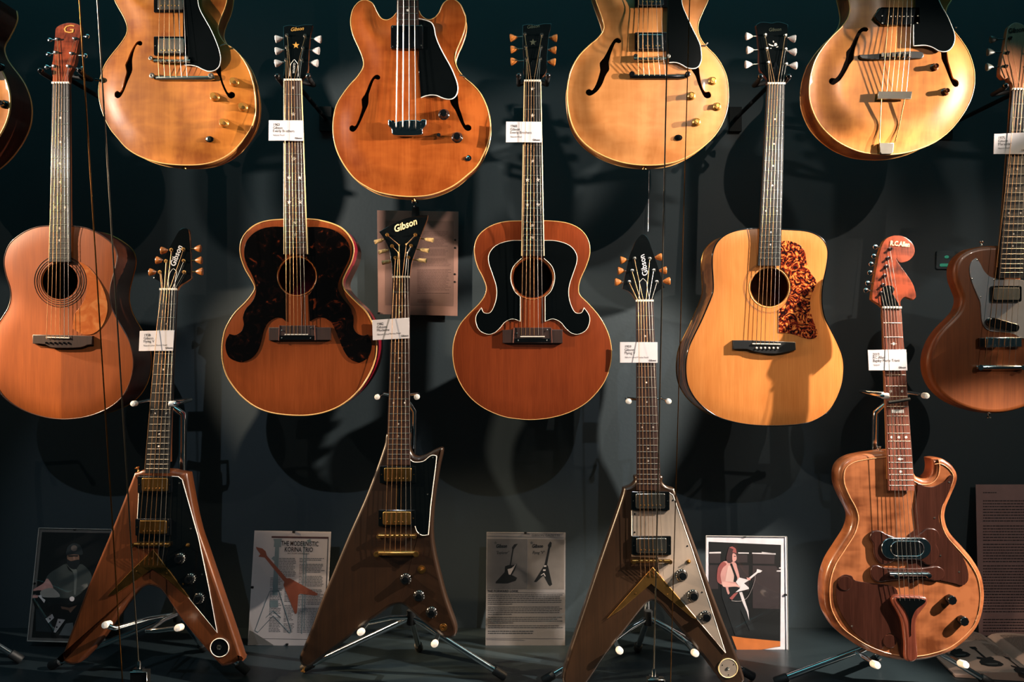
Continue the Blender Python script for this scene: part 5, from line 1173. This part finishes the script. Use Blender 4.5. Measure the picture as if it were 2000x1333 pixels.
for s_ in ('655,190 665,190 640,1140 630,1140', '680,300 688,300 665,1100 657,1100'): art(f, 'printed_neck', 'D2', s_, .0006, PK_T, f.sheet)
for s_ in ('340,150 430,150 420,180 420,235 345,235 350,180', '320,355 345,330 372,355 348,382', '305,790 390,790 390,865 305,865', '690,165 725,150 730,185 700,190'): art(f, 'printed_mark', 'D2', s_, .0007, PK_T, f.sheet)
art(f, 'printed_guitar', 'D2', '160,232 180,240 225,250 260,280 272,325 480,562 510,560 800,720 800,738 770,742 620,722 600,735 588,915 580,932 565,930 445,630 455,600 250,345 185,335 205,310 165,255', .0008, PK_B, f.sheet)
art(f, 'printed_band', 'D2', '92,1105 130,1120 345,1258 75,1250', .0005, tone('print_greyband', '#5c5a58'), f.sheet)
f.tube('printed_outline', P('D2', '240,1190 870,1200'), .0004, .0004, INK, parent=f.sheet)
clips(f, [(573, 1040), (492, 1148), (560, 1260)])
pane(f, [(497, 1037), (646.5, 1039.5), (636, 1264), (483.5, 1260.5)])

# gazette page
f = sheet('gazette_page', 'grey printed page with two small guitar pictures, leaning left of the grey-guard V guitar', [(950.5, 1040), (1104.5, 1041), (1103.5, 1269), (948, 1268)], 2.30, plain('gazette_grey', '#7a7777', .5, var=.1, vscale=6), pitch=7, cat='page', group='printed papers on display')
art(f, 'printed_picture', 'D3', '90,125 505,125 500,650 85,650', .0003, tone('pic_grey', '#565557'), f.sheet)
art(f, 'printed_picture', 'D3', '510,125 890,130 888,650 505,650', .0003, tone('pic_grey_light', '#67625f'), f.sheet)
f.text('headline', 'GIBSON GAZETTE', 1066, 1046.5, 6, .0005, INK, sx=1.15, depth=.0001)
for s_ in ('90,95 885,112', '90,62 885,70', '390,682 890,690', '75,1160 880,1165', '80,1172 480,1180'): f.tube('printed_rule', P('D3', s_), .0004, .0003, INK, parent=f.sheet)
for cx_, t2 in ((235, '"Explorer"'), (610, 'Flying "V"')):
    f.text('picture_caption', 'Gibson', 935+cx_/5.332, 1030+200/5.332, 9.5, .0006, BLACKM, sx=.8, shear=.3, bold=.025, depth=.0001)
    f.text('picture_caption', t2, 935+(cx_+10)/5.332, 1030+268/5.332, 8, .0006, BLACKM, sx=.75, shear=.3, depth=.0001)
    f.slab('printed_star', star(935+(cx_-60)/5.332, 1030+165/5.332, 4), .0005, .0002, PK_M, parent=f.sheet)
art(f, 'printed_guitar', 'D3', '300,400 325,395 350,230 345,215 370,180 408,175 375,215 362,235 335,400 385,395 398,380 375,450 345,500 400,530 385,560 300,588 180,588 175,575 270,470 275,410', .0006, PK_BG, f.sheet)
art(f, 'printed_guard', 'D3', '300,440 340,430 388,388 330,498 312,495', .0009, PK_L, f.sheet)
art(f, 'printed_guitar', 'D3', '685,395 725,215 720,190 745,150 760,165 755,200 742,220 712,395 722,410 765,600 740,617 725,600 675,505 600,575 575,572', .0006, PK_BG, f.sheet)
for s_ in ('680,400 705,400 703,415 678,415', '672,442 698,442 696,458 670,458', '680,478 698,512 690,516 676,492 650,506 645,502'): art(f, 'printed_detail', 'D3', s_, .0009, PK_L, f.sheet)
f.text('subheading', 'THE FORWARD LOOK', 982, 1155.5, 6, .0005, BLACKM, sx=1.0, bold=.02, depth=.0001)
G2 = tone('gazette_ink', '#333336')
linesmesh(f, 'printed_text', 953, 1162, 1100, 1228, 3.6, 1.3, .0004, G2, f.sheet, 21, ragged=.04, paras=(5, 10, 14))
linesmesh(f, 'printed_text', 953, 1233, 1052, 1240, 4, 1.6, .0004, INK, f.sheet, 22)
clips(f, [(1026, 1042), (1026, 1267), (964, 1266)])
pane(f, [(950.5, 1040), (1104.5, 1041), (1103.5, 1269), (948, 1268)])

# framed photograph of the seated bearded man
q = [(76, 1032), (218, 1035), (204, 1257), (53.5, 1252.5)]
f = sheet('framed_photo', 'clear-framed photo of a seated bearded man in a cap, behind the lower left V-shaped guitar', q, 2.27, tone('mount_grey', '#5d5a58'), pitch=7, cat='photograph', group='clear-framed photographs')
f.slab('photo_print', [(82, 1040), (214, 1042), (204, 1250), (62, 1246)], .0008, .0008, PK_BG, parent=f.sheet)
pr = f.sheet
art(f, 'photo_shirt', 'D1', '470,440 390,480 300,540 260,610 320,640 340,790 560,790 720,640 740,560 690,480 620,440 560,520 500,500', .0012, tone('shirt_grey', '#3a403f'), pr, 3)
art(f, 'photo_arm', 'D1', '275,590 240,640 140,700 120,722 210,712 240,735 340,720 320,640', .0015, PK_P, pr, 3)
art(f, 'photo_sleeve', 'D1', '215,720 290,690 350,700 410,780 240,785 205,750', .0017, tone('sleeve_grey', '#94908b'), pr, 3)
art(f, 'photo_face', 'D1', '487,345 540,335 600,340 612,375 600,420 560,460 515,445 490,400', .0014, PK_S, pr, 3)
art(f, 'photo_brow', 'D1', '495,350 600,348 598,362 560,360 530,364 500,362', .0017, PK_D, pr)
art(f, 'photo_nose', 'D1', '548,362 562,362 570,392 552,396', .0017, tone('nose', '#84685a'), pr)
art(f, 'photo_collar', 'D1', '470,430 500,470 545,520 560,570 555,760 575,760 590,560 585,500 560,480 520,480', .0016, tone('shirt_light', '#5a605e'), pr)
art(f, 'photo_beard', 'D1', '488,390 520,408 560,402 612,395 610,450 565,495 510,475 484,430', .0017, PK_D, pr, 3)
art(f, 'photo_cap', 'D1', '478,300 500,250 560,222 620,245 645,300 640,345 560,336 480,345', .0018, tone('cap_dark', '#23292c'), pr, 3)
f.slab('cap_badge', circ(40+558/5.332, 1020+275/5.332, 6, 18), .0022, .0002, tone('badge', '#5b5450'), parent=pr)
art(f, 'photo_neck', 'D1', '115,722 205,718 205,745 115,755', .0019, PK_BG, pr)
art(f, 'photo_guitar', 'D1', '110,770 230,785 560,800 540,930 420,945 150,900', .0016, PK_BG, pr)
art(f, 'photo_strip', 'D1', '112,765 180,765 182,790 112,795', .002, PK_P, pr)
f.slab('photo_highlight', circ(40+536/5.332, 1020+803/5.332, 4.8, 16), .0024, .0002, PK_W, parent=pr)
art(f, 'photo_glint', 'D1', '180,770 215,760 225,790 260,815 245,845 215,805', .0024, PK_W, pr)
art(f, 'photo_hand', 'D1', '420,880 505,895 590,870 520,950 500,920 430,910', .0022, PK_S, pr)
art(f, 'photo_badge', 'D1', '260,1010 330,960 350,1000 290,1055', .0022, PK_W, pr)
art(f, 'photo_badge', 'D1', '390,1010 465,1020 365,1155 345,1150', .0022, PK_W, pr)
for x, y in ((408, 1045), (378, 1097), (307, 1010)): f.slab('photo_dot', circ(40+x/5.332, 1020+y/5.332, 1.7, 10), .0026, .0002, PK_BG, parent=pr)
art(f, 'photo_jeans', 'D1', '470,1060 545,1050 560,1190 400,1180', .002, tone('jeans', '#565b5e'), pr)
art(f, 'photo_shade', 'D1', '160,830 330,1150 160,1140', .0012, tone('photo_blue', '#20282d'), pr)
for a, b2 in ((q[0], q[1]), (q[1], q[2]), (q[2], q[3]), (q[3], q[0])): f.tube('frame_edge', [a, b2], .004, .0016, plain('clear_edge', '#8f8d8a', .3, coat=.5) if 'clear_edge' not in MATS else MATS['clear_edge'])
clips(f, [(145, 1034.5), (65, 1141)]); pane(f, q)

# framed photograph of the guitarist on stage
q = [(1379, 1047), (1536.5, 1049), (1539.5, 1279), (1377, 1276)]
f = sheet('framed_photo', 'clear-framed photo of a stage guitarist in a pink jacket', q, 2.27, tone('mount_white', '#d2cdd4'), pitch=7, cat='photograph', group='clear-framed photographs')
pr = f.sheet
art(f, 'photo_print', 'D4', '103,127 855,160 848,1220 370,1265 103,1262', .0006, PK_BG, pr)
for s_ in ('105,250 225,250 225,350 105,350', '380,262 505,262 505,345 380,345', '560,250 790,255 785,360 560,355', '380,372 520,372 520,640 380,640', '560,375 800,380 840,440 840,830 560,820', '105,370 200,370 200,620 105,620'):
    art(f, 'photo_amplifier', 'D4', s_, .001, PK_AMP, pr)
for s_ in ('105,235 230,232 230,248 105,250', '410,238 520,240 520,252 410,250', '555,240 800,248 800,262 555,252', '655,232 790,250 790,262 655,246', '810,428 855,424 855,440 810,438', '835,395 858,393 858,408 835,408'):
    art(f, 'photo_highlight', 'D4', s_, .0013, PK_W, pr)
art(f, 'photo_stage', 'D4', '340,1110 480,1130 848,1165 848,1215 600,1262 400,1262', .0014, PK_O, pr)
art(f, 'photo_legs', 'D4', '230,580 420,600 460,700 580,1050 530,1055 430,830 440,1100 380,1110 300,880 240,700', .0014, PK_D, pr)
art(f, 'photo_jacket', 'D4', '315,330 250,335 205,385 190,450 190,540 240,575 270,580 300,670 320,660 310,600 400,570 430,600 425,500 400,400 380,345', .0017, PK_P, pr, 3)
art(f, 'photo_shading', 'D4', '250,335 205,385 190,450 192,540 235,560 225,470 250,400 290,360', .0019, PK_R, pr, 3)
art(f, 'photo_shirt', 'D4', '310,370 290,440 275,540 370,550 360,440 340,390', .0019, tone('shirt_cream', '#c9a79f'), pr)
art(f, 'photo_strap', 'D4', '325,355 345,352 400,500 395,550 360,545 370,480', .0022, PK_BG, pr)
art(f, 'photo_hair', 'D4', '315,190 350,178 385,200 395,260 350,250 345,340 300,345 285,300 300,230', .0019, tone('hair_brown', '#3a2426'), pr, 3)
art(f, 'photo_face', 'D4', '352,250 385,262 392,310 370,335 350,325', .0022, PK_P, pr, 3)
art(f, 'photo_eye', 'D4', '366,275 384,277 384,283 366,282', .0025, PK_D, pr)
art(f, 'photo_hat', 'D4', '315,185 350,176 385,200 392,245 350,235 360,205', .0022, PK_R, pr)
art(f, 'photo_sleeve', 'D4', '240,545 300,552 390,570 430,590 425,605 380,595 290,600 250,590', .0024, tone('sleeve_pink', '#c79a92'), pr, 3)
art(f, 'photo_guitar', 'D4', '385,545 420,500 500,520 600,440 605,412 635,420 660,430 640,448 615,452 520,530 470,560 520,605 520,620 380,655 430,610', .0024, PK_W, pr)
art(f, 'photo_guitar', 'D4', '370,665 410,655 345,735 318,715', .0024, PK_R, pr)
art(f, 'photo_hand', 'D4', '495,500 540,505 535,530 505,525', .0026, PK_P, pr)
art(f, 'photo_leg', 'D4', '420,655 450,650 515,850 525,950 500,860 455,760', .0021, PK_W, pr)
f.tube('photo_cord', smooth(P('D4', '585,470 580,530 550,620 510,700 460,740 390,748 340,742'), 3, False), .0022, .0006, PK_L, parent=pr)
for a, b2 in ((q[0], q[1]), (q[1], q[2]), (q[3], q[0])): f.tube('frame_edge', [a, b2], .004, .0014, MATS['clear_edge'])
clips(f, [(1455, 1049), (1535, 1163), (1485, 1277)]); pane(f, q)

# typed sheet at right
f = sheet('document', 'tall typed sheet leaning against the wall at the right edge, behind the hook-headed guitar', [(1906, 947), (2060, 947), (2060, 1240), (1912, 1243)], 2.375, plain('rose_paper', '#8f6e6b', .5, var=.06), pitch=6, group='printed papers on display')
DI = plain('typed_ink', '#2e2224', .6)
linesmesh(f, 'printed_text', 1920, 962, 1950, 966, 4, 1.7, .0004, DI, f.sheet, 31)
for y0, y1, sd in ((978, 1020, 32), (1027, 1060, 33), (1063, 1098, 34), (1105, 1200, 35), (1210, 1236, 36)):
    linesmesh(f, 'printed_text', 1920, y0, 2055, y1, 5.6, 2.0, .0004, DI, f.sheet, sd, ragged=.05)

# open book on the platform at the lower right
bk = bpy.data.objects.new('open_book', None); link(bk); bk['label'] = 'open book with small guitar pictures lying on the platform in the lower right corner'; bk['category'] = 'book'
bk.location = (1.49, 2.18, 0); bk.rotation_euler = (0, 0, math.radians(-8))
PAGE = plain('book_page', '#a58b80', .55, var=.07, vscale=10)
def page(name, x0, x1, lift):
    V, Fc = [], []; n = 14; dpt = .30
    for i in range(n+1):
        t = i/n; x = lerp(x0, x1, t); z = .006+lift*math.sin(PI*(t**.6))*1.0
        for y in (-dpt/2, dpt/2):
            V.append((x, y, z)); V.append((x, y, .001))
    for i in range(n):
        a = 4*i; b = 4*i+4
        Fc += [(a, b, b+2, a+2), (a+1, a+3, b+3, b+1), (a, a+1, b+1, b), (a+2, b+2, b+3, a+3)]
    Fc += [(0, 2, 3, 1), (4*n, 4*n+1, 4*n+3, 4*n+2)]
    return mk(name, V, Fc, PAGE, bk)
pz = lambda x: .006+.018*math.sin(PI*((abs(x))/.22)**.6)
pL = page('left_page', 0, -.22, .018); pR = page('right_page', 0, .22, .018)
def onpage(name, pts, mat, parent, dz=.0008):
    V = [(x, y, pz(x)+dz) for x, y in pts]; return mk(name, V, [tuple(range(len(V)))], mat, parent, smooth=False)
def bookguitar(cx, cy, s, parent):
    """small printed double-cutaway guitar, built of flat strips that follow the page"""
    body = [(0, .3), (.32, .45), (.38, .25), (.28, .1), (.45, -.1), (.5, -.4), (.3, -.62), (0, -.68), (-.3, -.62), (-.5, -.4), (-.45, -.1), (-.28, .1), (-.38, .25), (-.32, .45)]
    onpage('printed_guitar', [(cx+a*s, cy+b*s) for a, b in body], PK_D, parent)
    onpage('printed_neck', [(cx-.06*s, cy+.3*s), (cx+.06*s, cy+.3*s), (cx+.05*s, cy+1.3*s), (cx-.05*s, cy+1.3*s)], PK_D, parent)
    onpage('printed_headstock', [(cx-.12*s, cy+1.28*s), (cx+.12*s, cy+1.28*s), (cx+.15*s, cy+1.6*s), (cx-.15*s, cy+1.6*s)], PK_D, parent)
    onpage('printed_guard', [(cx-.3*s, cy-.3*s), (cx+.3*s, cy-.3*s), (cx+.2*s, cy-.5*s), (cx-.2*s, cy-.5*s)], PK_M, parent, .0014)
bookguitar(-.155, -.01, .055, pL); bookguitar(-.10, -.075, .06, pL); bookguitar(-.035, -.125, .055, pL)
for k, (x0, x1, y0, y1) in enumerate(((-.19, -.03, .07, .135), (-.06, -.02, -.04, .05), (.03, .19, -.1, .13))):
    V, Fc = [], []; rd = random.Random(50+k); y = y1
    while y > y0:
        x = x0
        while x < x1:
            wd = rd.uniform(.003, .011)
            kx = len(V); V += [(x, y, pz(x)+.0009), (x+wd, y, pz(x+wd)+.0009), (x+wd, y-.0015, pz(x+wd)+.0009), (x, y-.0015, pz(x)+.0009)]; Fc.append((kx, kx+1, kx+2, kx+3)); x += wd+.002
        y -= .0042
    o = mk('printed_text', V, Fc, tone('book_ink%d' % k, '#6a5850'), pL if x1 < 0 else pR, smooth=False); o['kind'] = 'stuff'
